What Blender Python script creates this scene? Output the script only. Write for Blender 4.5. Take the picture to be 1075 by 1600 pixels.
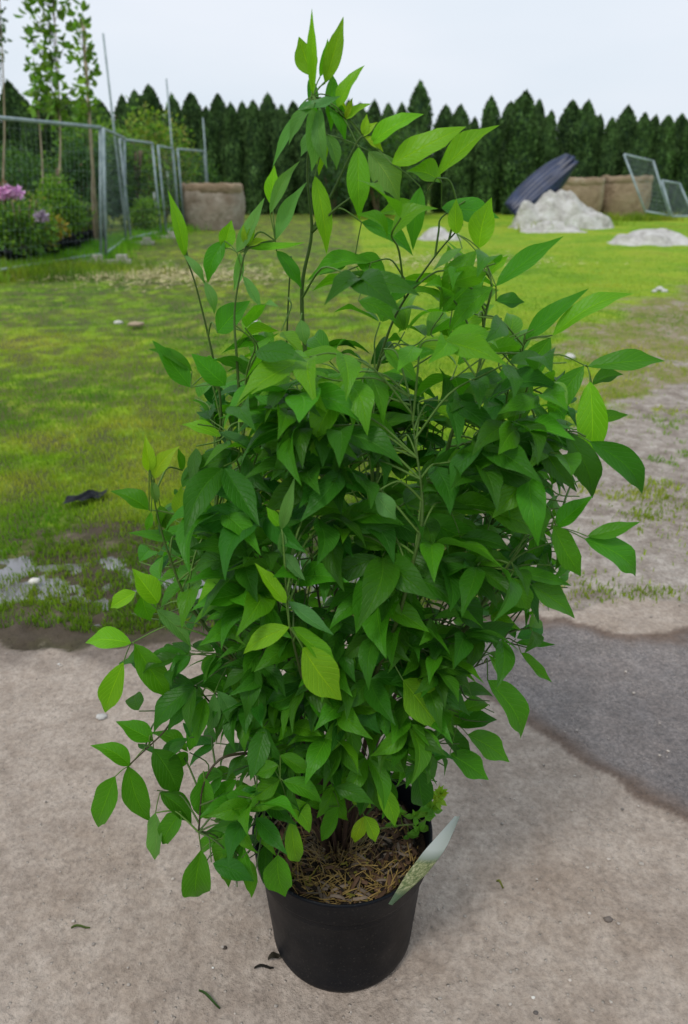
import bpy, math, random
import numpy as np
from mathutils import Vector, Matrix, noise
random.seed(7); rng = np.random.default_rng(7)
S = bpy.context.scene
for o in list(bpy.data.objects): bpy.data.objects.remove(o)
COL = S.collection
R = math.radians
# ------------------------------------------------------------------ camera
CH, PITCH, F = 1.34, R(24.5), 1155.0
cam = bpy.data.cameras.new('camera'); co = bpy.data.objects.new('camera', cam); COL.objects.link(co)
co.location = (0, 0, CH); co.rotation_euler = (math.pi/2 - PITCH, 0, 0)
cam.sensor_fit = 'VERTICAL'; cam.sensor_height = 36.0; cam.lens = 36.0*F/1600
cam.clip_start = 0.05; cam.clip_end = 2000
cam.dof.use_dof = True; cam.dof.focus_distance = 1.12; cam.dof.aperture_fstop = 5.0
S.camera = co
S.view_settings.view_transform = 'Standard'; S.view_settings.look = 'None'
S.view_settings.exposure = 0.08; S.view_settings.gamma = 1.0
# ------------------------------------------------------------------ world
KP = 1.07
SUN_EL, SUN_AZ = R(58), R(215)      # high, veiled sun
W = bpy.data.worlds.new('World'); S.world = W; W.use_nodes = True
nt = W.node_tree; nt.nodes.clear()
out = nt.nodes.new('ShaderNodeOutputWorld'); bg = nt.nodes.new('ShaderNodeBackground')
sky = nt.nodes.new('ShaderNodeTexSky'); sky.sky_type = 'NISHITA'; sky.sun_disc = False
sky.sun_elevation = SUN_EL; sky.sun_rotation = SUN_AZ; sky.dust_density = 5.0; sky.air_density = 1.2
tc = nt.nodes.new('ShaderNodeTexCoord'); mp = nt.nodes.new('ShaderNodeMapping'); mp.inputs['Scale'].default_value = (1, 1, 3.5)
nz = nt.nodes.new('ShaderNodeTexNoise'); nz.inputs['Scale'].default_value = 1.6; nz.inputs['Detail'].default_value = 4; nz.inputs['Roughness'].default_value = .45
rp = nt.nodes.new('ShaderNodeValToRGB')
rp.color_ramp.elements[0].position = .3; rp.color_ramp.elements[0].color = (6.6, 7.7, 8.7, 1)
rp.color_ramp.elements[1].position = .72; rp.color_ramp.elements[1].color = (8.3, 8.8, 9.6, 1)
mx = nt.nodes.new('ShaderNodeMixRGB'); mx.inputs[0].default_value = .93     # cloud deck over the clear sky
nt.links.new(tc.outputs['Generated'], mp.inputs[0]); nt.links.new(mp.outputs[0], nz.inputs[0])
nt.links.new(nz.outputs['Fac'], rp.inputs[0]); nt.links.new(sky.outputs[0], mx.inputs[1]); nt.links.new(rp.outputs[0], mx.inputs[2])
nt.links.new(mx.outputs[0], bg.inputs[0]); bg.inputs[1].default_value = 0.1; nt.links.new(bg.outputs[0], out.inputs[0])
sl = bpy.data.lights.new('sun', 'SUN'); so = bpy.data.objects.new('sun', sl); COL.objects.link(so)
sl.energy = 1.5; sl.angle = R(12); sl.color = (1.0, .96, .9)
so.rotation_euler = (math.pi/2 - SUN_EL, 0, math.pi - SUN_AZ)
# sun direction: rotation about z
so.rotation_euler = (R(90) - SUN_EL, 0, R(180) - SUN_AZ)

# ------------------------------------------------------------------ helpers
SP, CP = math.sin(PITCH), math.cos(PITCH)
def ray(px, py):
    u, v = (px-537.5)/F, (py-800)/F
    return Vector((u, CP - v*SP, -SP - v*CP))
def G(px, py, z=0.0):                       # ground point seen at a photo pixel
    d = ray(px, py); t = (z-CH)/d.z
    return Vector((d.x*t, d.y*t, z))
def P(px, py, Y):                           # point at forward distance Y
    d = ray(px, py); t = Y/d.y
    return Vector((d.x*t, Y, CH + d.z*t))
def proj(p):
    q = Vector(p)-Vector((0, 0, CH)); dz = q.y*CP-q.z*SP; dn = -(q.z*CP+q.y*SP); return 537.5+F*q.x/dz, 800+F*dn/dz
def mpx(Y, py=None):                        # metres per photo pixel near distance Y
    return Y/CP/F if py is None else (Y*CP + (CH-P(537, py, Y).z)*SP)/F
def tag(o, label=None, cat=None, group=None, kind=None):
    if label: o['label'] = label
    if cat: o['category'] = cat
    if group: o['group'] = group
    if kind: o['kind'] = kind
    return o
def empty(name, loc, label, cat, group=None, rz=0):
    o = bpy.data.objects.new(name, None); COL.objects.link(o); o.empty_display_size = .1
    o.location = loc; o.rotation_euler = (0, 0, rz)
    return tag(o, label, cat, group)
class MB:
    def __init__(s): s.v = []; s.f = []; s.c = []; s.uv = []; s.m = []
    def add(s, vs, fs, col=(1, 1, 1), uv=None, mi=0):
        n = len(s.v); s.v.extend([tuple(p) for p in vs])
        s.f.extend([tuple(i+n for i in f) for f in fs]); s.m.extend([mi]*len(fs))
        if isinstance(col, list): s.c.extend(col)
        else: s.c.extend([col]*len(vs))
        s.uv.extend(uv if uv else [(0, 0)]*len(vs))
    def mesh(s, name, mats, smooth=True, off=None):
        me = bpy.data.meshes.new(name)
        vs = s.v if off is None else [(a-off[0], b-off[1], c-off[2]) for a, b, c in s.v]
        me.from_pydata(vs, [], s.f)
        ca = me.color_attributes.new('Col', 'FLOAT_COLOR', 'POINT')
        ca.data.foreach_set('color', np.array([(c[0], c[1], c[2], 1.0) for c in s.c], dtype=np.float32).ravel())
        uvl = me.uv_layers.new(name='UVMap'); li = np.zeros(len(me.loops), dtype=np.int32); me.loops.foreach_get('vertex_index', li)
        uvl.data.foreach_set('uv', np.array(s.uv, dtype=np.float32)[li].ravel())
        if not isinstance(mats, (list, tuple)): mats = [mats]
        for m in mats: me.materials.append(m)
        if len(mats) > 1: me.polygons.foreach_set('material_index', s.m)
        if smooth: me.polygons.foreach_set('use_smooth', [True]*len(me.polygons))
        me.update(); return me
    def build(s, name, mats, parent=None, smooth=True, off=None):
        if off is None and parent is not None: off = tuple(parent_world(parent))
        o = bpy.data.objects.new(name, s.mesh(name, mats, smooth, off)); COL.objects.link(o)
        if parent is not None: o.parent = parent
        elif off is not None: o.location = off
        return o
def parent_world(p):
    l = Vector(p.location)
    while p.parent: p = p.parent; l += Vector(p.location)
    return l
def frame(d):
    d = d.normalized(); a = Vector((0, 0, 1)) if abs(d.z) < .9 else Vector((1, 0, 0))
    x = d.cross(a).normalized(); return x, d.cross(x).normalized()
def tube(mb, pts, rads, n=6, col=(1, 1, 1), cap=True):
    pts = [Vector(p) for p in pts]
    if not isinstance(rads, (list, tuple)): rads = [rads]*len(pts)
    vs, fs, uv = [], [], []
    x = None
    for i, p in enumerate(pts):
        d = (pts[min(i+1, len(pts)-1)] - pts[max(i-1, 0)])
        if d.length < 1e-7: d = Vector((0, 0, 1))
        d.normalize()
        if x is None: x, y = frame(d)
        else:
            x = (x - d*x.dot(d)); x = x.normalized() if x.length > 1e-6 else frame(d)[0]
            y = d.cross(x)
        for k in range(n):
            a = 2*math.pi*k/n; vs.append(p + (x*math.cos(a) + y*math.sin(a))*rads[i]); uv.append((k/n, i))
    for i in range(len(pts)-1):
        for k in range(n):
            a, b = i*n+k, i*n+(k+1) % n; fs.append((a, b, b+n, a+n))
    if cap:
        fs.append(tuple(range(n))[::-1]); fs.append(tuple(range((len(pts)-1)*n, len(pts)*n)))
    if isinstance(col, list):
        cc = [c for c in col for _ in range(n)]
        mb.add(vs, fs, cc, uv)
    else: mb.add(vs, fs, col, uv)
def smooth_path(pts, k=4):                  # Catmull-Rom
    pts = [Vector(p) for p in pts]; q = [pts[0]*2-pts[1]] + pts + [pts[-1]*2-pts[-2]]; o = []
    for i in range(1, len(q)-2):
        for j in range(k):
            t = j/k; a, b, c, d = q[i-1], q[i], q[i+1], q[i+2]
            o.append(.5*((2*b) + (c-a)*t + (2*a-5*b+4*c-d)*t*t + (3*b-a-3*c+d)*t**3))
    o.append(pts[-1]); return o
def box(mb, c, sx, sy, sz, col=(1, 1, 1), rot=None):
    vs = [Vector((a*sx/2, b*sy/2, d*sz/2)) for d in (-1, 1) for b in (-1, 1) for a in (-1, 1)]
    if rot is not None: vs = [rot @ v for v in vs]
    vs = [v + Vector(c) for v in vs]
    mb.add(vs, [(0, 2, 3, 1), (4, 5, 7, 6), (0, 1, 5, 4), (2, 6, 7, 3), (0, 4, 6, 2), (1, 3, 7, 5)], col)
def lathe(mb, prof, n=48, c=(0, 0, 0), col=(1, 1, 1)):
    vs, fs = [], []
    for r, z in prof:
        for k in range(n):
            a = 2*math.pi*k/n; vs.append((c[0]+r*math.cos(a), c[1]+r*math.sin(a), c[2]+z))
    for i in range(len(prof)-1):
        for k in range(n):
            a, b = i*n+k, i*n+(k+1) % n; fs.append((a, b, b+n, a+n))
    mb.add(vs, fs, col)

# ------------------------------------------------------------------ materials
class N:
    def __init__(s, name):
        s.m = bpy.data.materials.new(name); s.m.use_nodes = True; s.t = s.m.node_tree; s.b = s.t.nodes['Principled BSDF']; s.o = s.t.nodes['Material Output']
    def n(s, ty, **k):
        x = s.t.nodes.new('ShaderNode'+ty)
        for a, b in k.items():
            if a in x.inputs.keys() if isinstance(a, str) and a[0].isupper() else False: x.inputs[a].default_value = b
            else: setattr(x, a, b)
        return x
    def l(s, a, b): s.t.links.new(a, b)
    def coord(s):
        if not hasattr(s, '_c'): s._c = s.n('TexCoord').outputs['Object']
        return s._c
    def pos(s):
        if not hasattr(s, '_p'): s._p = s.n('NewGeometry').outputs['Position']
        return s._p
    def noise(s, sc, det=4, rough=.5, dist=0, vec=None):
        x = s.n('TexNoise'); x.inputs['Scale'].default_value = sc; x.inputs['Detail'].default_value = det
        x.inputs['Roughness'].default_value = rough; x.inputs['Distortion'].default_value = dist
        s.l(vec or s.pos(), x.inputs['Vector']); return x.outputs['Fac']
    def ramp(s, fac, stops):
        x = s.n('ValToRGB'); e = x.color_ramp.elements
        while len(e) < len(stops): e.new(.5)
        for i, (p, c) in enumerate(stops):
            e[i].position = p; c = (c, c, c) if not isinstance(c, tuple) else c; e[i].color = (*c, 1)
        s.l(fac, x.inputs[0]); return x.outputs[0]
    def mix(s, fac, a, b, mode='MIX'):
        x = s.n('MixRGB'); x.blend_type = mode
        for i, v in ((0, fac), (1, a), (2, b)):
            if isinstance(v, (int, float)): x.inputs[i].default_value = v if i == 0 else (v, v, v, 1)
            elif isinstance(v, tuple): x.inputs[i].default_value = (*v, 1)
            else: s.l(v, x.inputs[i])
        return x.outputs[0]
    def math(s, op, a, b=0.0):
        x = s.n('Math'); x.operation = op
        for i, v in ((0, a), (1, b)):
            if isinstance(v, (int, float)): x.inputs[i].default_value = v
            else: s.l(v, x.inputs[i])
        return x.outputs[0]
    def bump(s, h, strength=.5, dist=.01, prev=None):
        x = s.n('Bump'); x.inputs['Strength'].default_value = strength; x.inputs['Distance'].default_value = dist
        s.l(h, x.inputs['Height'])
        if prev is not None: s.l(prev, x.inputs['Normal'])
        return x.outputs['Normal']
    def attr(s): x = s.n('Attribute'); x.attribute_name = 'Col'; return x.outputs['Color']
    def set(s, col=None, rough=None, metal=None, normal=None, spec=None):
        for k, v in (('Base Color', col), ('Roughness', rough), ('Metallic', metal), ('Normal', normal), ('Specular IOR Level', spec)):
            if v is None: continue
            if isinstance(v, tuple): s.b.inputs[k].default_value = (*v, 1)
            elif isinstance(v, (int, float)): s.b.inputs[k].default_value = v
            else: s.l(v, s.b.inputs[k])
        return s.m

def m_leaf(name, veins=True, trans=.38, rough=.42, back=(.10, .27, .045)):
    s = N(name); c = s.attr()
    c = s.mix(s.math('MULTIPLY', s.noise(9, 3), .35), c, s.mix(1, c, (.55, .62, .5), 'MULTIPLY'))
    nrm = None
    if veins:
        uv = s.n('UVMap').outputs[0]; sp = s.n('SeparateXYZ'); s.l(uv, sp.inputs[0])
        u, v = sp.outputs[0], sp.outputs[1]            # u across -1..1 , v along
        au = s.math('ABSOLUTE', u)
        mid = s.math('SUBTRACT', 1, s.math('MINIMUM', s.math('MULTIPLY', au, 16), 1))
        ph = s.math('SUBTRACT', s.math('MULTIPLY', v, 9), s.math('MULTIPLY', au, 2.6))
        fr = s.math('ABSOLUTE', s.math('SUBTRACT', s.math('FRACT', ph), .5))
        lat = s.math('SUBTRACT', 1, s.math('MINIMUM', s.math('MULTIPLY', fr, 9), 1))
        vein = s.math('MAXIMUM', mid, s.math('MULTIPLY', lat, .5))
        c = s.mix(s.math('MULTIPLY', vein, .72), c, s.mix(1, c, (2.2, 1.75, 1.9), 'MULTIPLY'))
        h = s.math('ADD', s.math('MULTIPLY', vein, -1), s.noise(160, 2))
        nrm = s.bump(h, .6, .0016)
    bf = s.n('NewGeometry').outputs['Backfacing']
    c2 = s.mix(s.math('MULTIPLY', bf, .5), c, back)
    m = s.set(c2, rough, 0, nrm, .23)
    tr = s.n('BsdfTranslucent'); s.l(s.mix(1, c, (1.5, 1.75, .5), 'MULTIPLY'), tr.inputs[0])
    if nrm is not None: s.l(nrm, tr.inputs['Normal'])
    ms = s.n('MixShader'); ms.inputs[0].default_value = trans
    s.l(s.b.outputs[0], ms.inputs[1]); s.l(tr.outputs[0], ms.inputs[2]); s.l(ms.outputs[0], s.o.inputs[0])
    return m
M = {}
M['leaf'] = m_leaf('shrub_leaf')
M['bgleaf'] = m_leaf('background_leaf', veins=False, trans=.35, rough=.5, back=(.1, .15, .06))
M['grass'] = m_leaf('grass_blade', veins=False, trans=.35, rough=.6, back=(.1, .15, .04))
s = N('conifer'); c = s.mix(s.ramp(s.noise(1.6, 4), [(.4, 0.0), (.65, 1.0)]), s.attr(), s.mix(1, s.attr(), (.6, .66, .6), 'MULTIPLY')); M['conifer'] = s.set(c, .8, 0, None, .2)
s = N('stem'); c = s.mix(s.math('MULTIPLY', s.noise(120, 3), .6), s.attr(), s.mix(1, s.attr(), (.55, .55, .5), 'MULTIPLY')); M['stem'] = s.set(c, .55, 0, s.bump(s.noise(200, 3), .4, .002), .3)
s = N('bark'); c = s.ramp(s.noise(14, 5), [(.3, (.09, .06, .04)), (.7, (.24, .18, .12))]); M['bark'] = s.set(c, .85, 0, s.bump(s.noise(30, 4), .6, .01), .2)
s = N('galvanised'); c = s.ramp(s.noise(9, 5), [(.3, (.19, .25, .27)), (.7, (.36, .43, .45))]); M['galv'] = s.set(c, .6, .15, s.bump(s.noise(60, 3), .2, .002))
s = N('black_plastic')
c = s.ramp(s.noise(7, 6, .6), [(.35, (.0025, .0035, .0055)), (.62, (.0045, .006, .009)), (.8, (.014, .014, .015))])
dust = s.ramp(s.noise(260, 2), [(.64, 0.0), (.7, 1.0)]); c = s.mix(s.math('MULTIPLY', dust, .1), c, (.3, .27, .22))
sx = s.n('SeparateXYZ'); s.l(s.pos(), sx.inputs[0])
mud = s.ramp(s.math('ADD', s.math('MULTIPLY', sx.outputs[2], -14), s.noise(30, 4)), [(.3, 0.0), (.62, 1.0)])
c = s.mix(s.math('MULTIPLY', mud, .35), c, (.05, .045, .04))
M['pot'] = s.set(c, s.ramp(s.noise(11, 4), [(.3, .38), (.7, .55)]), 0, s.bump(s.noise(90, 3), .12, .002), .13)
s = N('soil'); c = s.ramp(s.noise(70, 6, .7), [(.34, (.008, .006, .004)), (.55, (.035, .022, .013)), (.74, (.12, .075, .04))]); M['soil'] = s.set(c, .9, 0, s.bump(s.noise(90, 5), 1, .012), .2)
s = N('straw'); M['straw'] = s.set(s.mix(s.math('MULTIPLY', s.noise(90, 3), .5), s.attr(), s.mix(1, s.attr(), (.4, .35, .3), 'MULTIPLY')), .8, 0, None, .2)
s = N('burlap')
c = s.ramp(s.noise(2.2, 5, .6), [(.3, (.22, .155, .10)), (.55, (.37, .28, .19)), (.75, (.45, .38, .3))])
wv = s.n('TexWave'); wv.inputs['Scale'].default_value = 10; wv.inputs['Distortion'].default_value = 3; s.l(s.pos(), wv.inputs[0])
M['burlap'] = s.set(s.mix(.25, c, s.mix(1, c, wv.outputs['Color'], 'MULTIPLY')), .9, 0, s.bump(s.noise(9, 5), .8, .05), .1)
s = N('burlap_grey'); c = s.ramp(s.noise(2.5, 5, .6), [(.3, (.2, .15, .11)), (.55, (.32, .27, .22)), (.75, (.44, .39, .35))]); M['burlap_grey'] = s.set(c, .9, 0, s.bump(s.noise(9, 5), .8, .05), .1)
s = N('fleece'); c = s.ramp(s.noise(4, 6, .6), [(.3, (.28, .26, .24)), (.5, (.48, .46, .43)), (.7, (.62, .61, .59))]); M['fleece'] = s.set(c, .85, 0, s.bump(s.noise(7, 6), .9, .08), .2)
s = N('blue_plastic'); c = s.ramp(s.noise(3, 4), [(.3, (.006, .012, .04)), (.7, (.013, .028, .085))]); M['blue'] = s.set(c, .42, 0, s.bump(s.noise(5, 3), .3, .02), .5)
s = N('stone'); c = s.mix(1, s.attr(), s.ramp(s.noise(60, 4), [(.3, .7), (.7, 1.1)]), 'MULTIPLY'); M['stone'] = s.set(c, .85, 0, s.bump(s.noise(150, 3), .6, .003))
s = N('petal'); M['petal'] = s.set(s.attr(), .6)
s = N('wood'); c = s.ramp(s.noise(6, 4), [(.3, (.28, .22, .15)), (.7, (.45, .36, .25))]); M['wood'] = s.set(c, .8)
# concrete
def m_ground(name, lo, mid, hi, speck=.5, bumpd=.010, warm=(.8, .76, .7)):
    s = N(name)
    big = s.noise(1.3, 5, .6); med = s.noise(9, 6, .65); fine = s.noise(75, 5, .7)
    c = s.ramp(s.math('ADD', s.math('MULTIPLY', big, .45), s.math('MULTIPLY', med, .55)), [(.36, lo), (.5, mid), (.64, hi)])
    c = s.mix(s.math('MULTIPLY', s.ramp(s.noise(3.1, 5, .6, .4), [(.5, 0.0), (.68, 1.0)]), .45), c, s.mix(1, c, warm, 'MULTIPLY'))
    c = s.mix(speck*.8, c, s.mix(1, c, s.ramp(fine, [(.25, .45), (.5, 1.0), (.78, 1.5)]), 'MULTIPLY'))
    vo = s.n('TexVoronoi'); vo.inputs['Scale'].default_value = 95; s.l(s.pos(), vo.inputs[0])
    vo2 = s.n('TexVoronoi'); vo2.inputs['Scale'].default_value = 38; s.l(s.pos(), vo2.inputs[0])
    peb = s.ramp(vo.outputs['Distance'], [(.12, 1.0), (.3, 0.0)])
    sel = s.ramp(s.n_sel(vo), [(.78, 0.0), (.82, 1.0)])
    peb = s.math('MULTIPLY', peb, sel)
    c = s.mix(s.math('MULTIPLY', peb, .5), c, (.55, .52, .47))
    pit = s.math('MULTIPLY', s.ramp(vo2.outputs['Distance'], [(.1, 1.0), (.24, 0.0)]), s.ramp(s.n_sel(vo2), [(.86, 0.0), (.9, 1.0)]))
    c = s.mix(s.math('MULTIPLY', pit, .6), c, s.mix(1, c, (.4, .37, .34), 'MULTIPLY'))
    h = s.math('ADD', s.math('MULTIPLY', s.noise(24, 6, .65), 1.0), s.math('MULTIPLY', peb, .25))
    h = s.math('SUBTRACT', h, s.math('MULTIPLY', pit, .3))
    b1 = s.bump(h, .75, bumpd); b2 = s.bump(fine, .55, .004, b1)
    return s.set(c, .88, 0, b2, .25)
def n_sel(s, vo):
    x = s.n('SeparateColor'); s.l(vo.outputs['Color'], x.inputs[0]); return x.outputs[0]
N.n_sel = n_sel
M['concrete'] = m_ground('concrete', (.25, .205, .17), (.35, .295, .25), (.45, .39, .335), .75, .016)
M['gravel'] = m_ground('gravel', (.2, .165, .14), (.35, .305, .265), (.5, .45, .4), .8, .03)
s = N('wet_ground')
c = s.ramp(s.math('ADD', s.math('MULTIPLY', s.noise(3.5, 5, .6), .5), s.math('MULTIPLY', s.noise(22, 6, .7), .5)), [(.36, (.06, .052, .052)), (.5, (.12, .108, .108)), (.63, (.2, .185, .18))])
c = s.mix(.7, c, s.mix(1, c, s.ramp(s.noise(110, 5, .75), [(.3, .3), (.5, 1.0), (.72, 2.0)]), 'MULTIPLY'))
rr = s.ramp(s.noise(5, 5, .6), [(.4, .28), (.6, .7)])
b1 = s.bump(s.noise(30, 5, .65), .5, .012); M['wet'] = s.set(c, rr, 0, s.bump(s.noise(120, 5, .7), .6, .005, b1), .5)
s = N('damp_ground'); c = s.ramp(s.noise(30, 6, .7), [(.35, (.07, .05, .042)), (.5, (.125, .097, .082)), (.68, (.22, .18, .155))]); M['damp'] = s.set(c, .7, 0, s.bump(s.noise(60, 5, .7), .7, .01), .4)
s = N('puddle_water'); c = s.ramp(s.noise(5, 4), [(.35, (.12, .11, .11)), (.65, (.24, .23, .24))]); M['water'] = s.set(c, .06, 0, s.bump(s.noise(12, 2), .04, .01), 1.0)  # muddy grey, with sky reflection painted into the base colour
s = N('lawn_soil')
a = s.noise(.55, 6, .62, .5); b = s.noise(4.2, 6, .7)
f = s.math('ADD', s.math('MULTIPLY', a, .6), s.math('MULTIPLY', b, .4))
c = s.ramp(f, [(.38, (.06, .11, .012)), (.46, (.14, .2, .02)), (.53, (.22, .22, .035)), (.6, (.2, .15, .07))])
c = s.mix(.6, c, s.mix(1, c, s.ramp(s.noise(38, 5, .75), [(.3, .35), (.5, 1.0), (.72, 1.6)]), 'MULTIPLY'))
M['lawn'] = s.set(c, .95, 0, s.bump(s.noise(28, 6, .7), 1, .03), .1)
s = N('mud'); c = s.ramp(s.noise(7, 6, .7), [(.35, (.06, .065, .028)), (.5, (.11, .12, .045)), (.68, (.2, .17, .11))]); M['mud'] = s.set(c, .6, 0, s.bump(s.noise(30, 6, .7), 1, .02), .4)

s = N('dirt_soil'); f = s.math('ADD', s.math('MULTIPLY', s.noise(1.6, 5, .65), .5), s.math('MULTIPLY', s.noise(11, 5, .7), .5))
c = s.ramp(f, [(.36, (.13, .16, .03)), (.47, (.2, .19, .07)), (.55, (.25, .2, .14)), (.66, (.4, .35, .3))])
c = s.mix(.6, c, s.mix(1, c, s.ramp(s.noise(45, 5, .75), [(.3, .4), (.5, 1.0), (.72, 1.5)]), 'MULTIPLY')); M['dirt'] = s.set(c, .95, 0, s.bump(s.noise(28, 6, .7), 1, .03), .1)
# ------------------------------------------------------------------ ground
def fractal(pts, amp=.12, lv=4, seed=1):
    rr = random.Random(seed); pts = [Vector((p[0], p[1])) for p in pts]
    for _ in range(lv):
        q = []
        for i, a in enumerate(pts):
            b = pts[(i+1) % len(pts)]; d = b-a; q.append(a)
            q.append((a+b)/2 + Vector((-d.y, d.x))*rr.uniform(-amp, amp))
        pts = q
    return pts
import bmesh
def sheet(name, outline, z, mat, kind='structure', loc=None):
    bm = bmesh.new(); vs = [bm.verts.new((p[0], p[1], z)) for p in outline]
    es = [bm.edges.new((vs[i], vs[(i+1) % len(vs)])) for i in range(len(vs))]
    bmesh.ops.triangle_fill(bm, edges=es, use_beauty=True)
    for f in bm.faces:
        if f.normal.z < 0: f.normal_flip()
    me = bpy.data.meshes.new(name); bm.to_mesh(me); bm.free(); me.materials.append(mat)
    o = bpy.data.objects.new(name, me); COL.objects.link(o); o['kind'] = kind; return o

def vnoise(xs, ys, sc, seed=0):
    r = np.random.default_rng(seed); g = r.random((256, 256)); x = xs*sc+1000; y = ys*sc+1000
    xi = np.floor(x).astype(int); yi = np.floor(y).astype(int); fx = x-xi; fy = y-yi; fx = fx*fx*(3-2*fx); fy = fy*fy*(3-2*fy)
    a = g[xi % 256, yi % 256]; b = g[(xi+1) % 256, yi % 256]; c = g[xi % 256, (yi+1) % 256]; d = g[(xi+1) % 256, (yi+1) % 256]
    return (a*(1-fx)+b*fx)*(1-fy)+(c*(1-fx)+d*fx)*fy
def fbm(xs, ys, sc, seed, o=4): return sum((vnoise(xs, ys, sc*2**k, seed+k)-.5)*.5**k for k in range(o))
def inpoly(xs, ys, poly):
    px = np.array([p[0] for p in poly]); py = np.array([p[1] for p in poly]); ins = np.zeros(len(xs), bool); j = len(poly)-1
    for i in range(len(poly)):
        c = ((py[i] > ys) != (py[j] > ys)) & (xs < (px[j]-px[i])*(ys-py[i])/(py[j]-py[i]+1e-12)+px[i]); ins ^= c; j = i
    return ins
def sdist(xs, ys, poly):
    d = np.full(len(xs), 1e9); n = len(poly)
    for i in range(n):
        ax, ay = poly[i][0], poly[i][1]; bx, by = poly[(i+1) % n][0]-ax, poly[(i+1) % n][1]-ay; l = bx*bx+by*by+1e-12
        t = np.clip(((xs-ax)*bx+(ys-ay)*by)/l, 0, 1); d = np.minimum(d, (xs-ax-t*bx)**2+(ys-ay-t*by)**2)
    return np.sqrt(d)*np.where(inpoly(xs, ys, poly), 1, -1)
def sst(v, a, b): t = np.clip((v-a)/(b-a), 0, 1); return t*t*(3-2*t)
GP = lambda px: [G(*p) for p in px]
mud_o = GP([(-350, 880), (0, 858), (120, 835), (230, 830), (420, 800), (640, 800), (760, 860), (780, 1030), (500, 1030), (200, 1032), (-350, 1035)])
pud_o = GP([(-250, 905), (-60, 885), (40, 872), (150, 868), (200, 888), (330, 882), (480, 872), (620, 885), (640, 935), (520, 955), (330, 960), (180, 950), (100, 945), (-60, 945), (-250, 950)])
grav_o = GP([(1500, 405), (1300, 450), (1120, 540), (1010, 590), (940, 650), (880, 720), (820, 800), (740, 900), (700, 1100), (1900, 1100), (1900, 500)])
dirt_o = GP([(1500, 375), (1250, 400), (1080, 445), (950, 505), (880, 560), (840, 640), (790, 720), (700, 820), (640, 900), (660, 1100), (1900, 1100), (1900, 500)])
yard_o = GP([(-900, 1010), (0, 1012), (140, 1014), (330, 1003), (560, 990), (800, 955), (960, 938), (1070, 943), (1300, 950), (2200, 960)])+[Vector((14, -7, 0)), Vector((-14, -7, 0))]
wet_o = GP([(600, 1000), (760, 966), (880, 966), (960, 988), (1040, 985), (1180, 960), (1560, 1010), (1650, 1540), (1230, 1398), (1075, 1306), (1010, 1272), (965, 1238), (905, 1190), (850, 1152), (790, 1108), (740, 1085), (660, 1055)])
def masks(x, y):
    g = sst(sdist(x, y, grav_o)+fbm(x, y, 1.3, 40)*1.1+fbm(x, y, 9, 44, 3)*.35, -.12, .16)
    d = sst(sdist(x, y, dirt_o)+fbm(x, y, .9, 50)*1.4+fbm(x, y, 6, 54)*.5, -.3, .35)
    m = sst(sdist(x, y, mud_o)+fbm(x, y, 2.2, 60)*.4+fbm(x, y, 12, 63)*.15, -.08, .1)
    ye = sdist(x, y, yard_o)+fbm(x, y, 3, 70)*.10+fbm(x, y, 17, 73)*.05
    c = sst(ye, -.008, .014)
    fr = sst(ye, .13, .0)*sst(-x, -.45, -.2)*np.clip(.75+fbm(x, y, 8, 77)*1.6, 0, 1)
    wd = sdist(x, y, wet_o)+fbm(x, y, 2.6, 80)*.09+fbm(x, y, 14, 83)*.035
    w = sst(wd, -.006, .012); w2 = sst(wd, .012, .09)
    z = fbm(x, y, 3, 90)*.03*(1-c)*(1-g*.6)
    p = sst(sdist(x, y, pud_o)+fbm(x, y, 3.5, 95)*.34, -.03, .1)
    z = z*(1-m)+m*(.010+fbm(x, y, 4, 97)*.022+fbm(x, y, 20, 99, 3)*.02)-p*m*(1-c)*.0165
    z = z*(1-c)+c*(.012+fbm(x, y, 30, 101, 3)*.0022)
    return g, d, m, c, fr, w, w2, z, p
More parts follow.
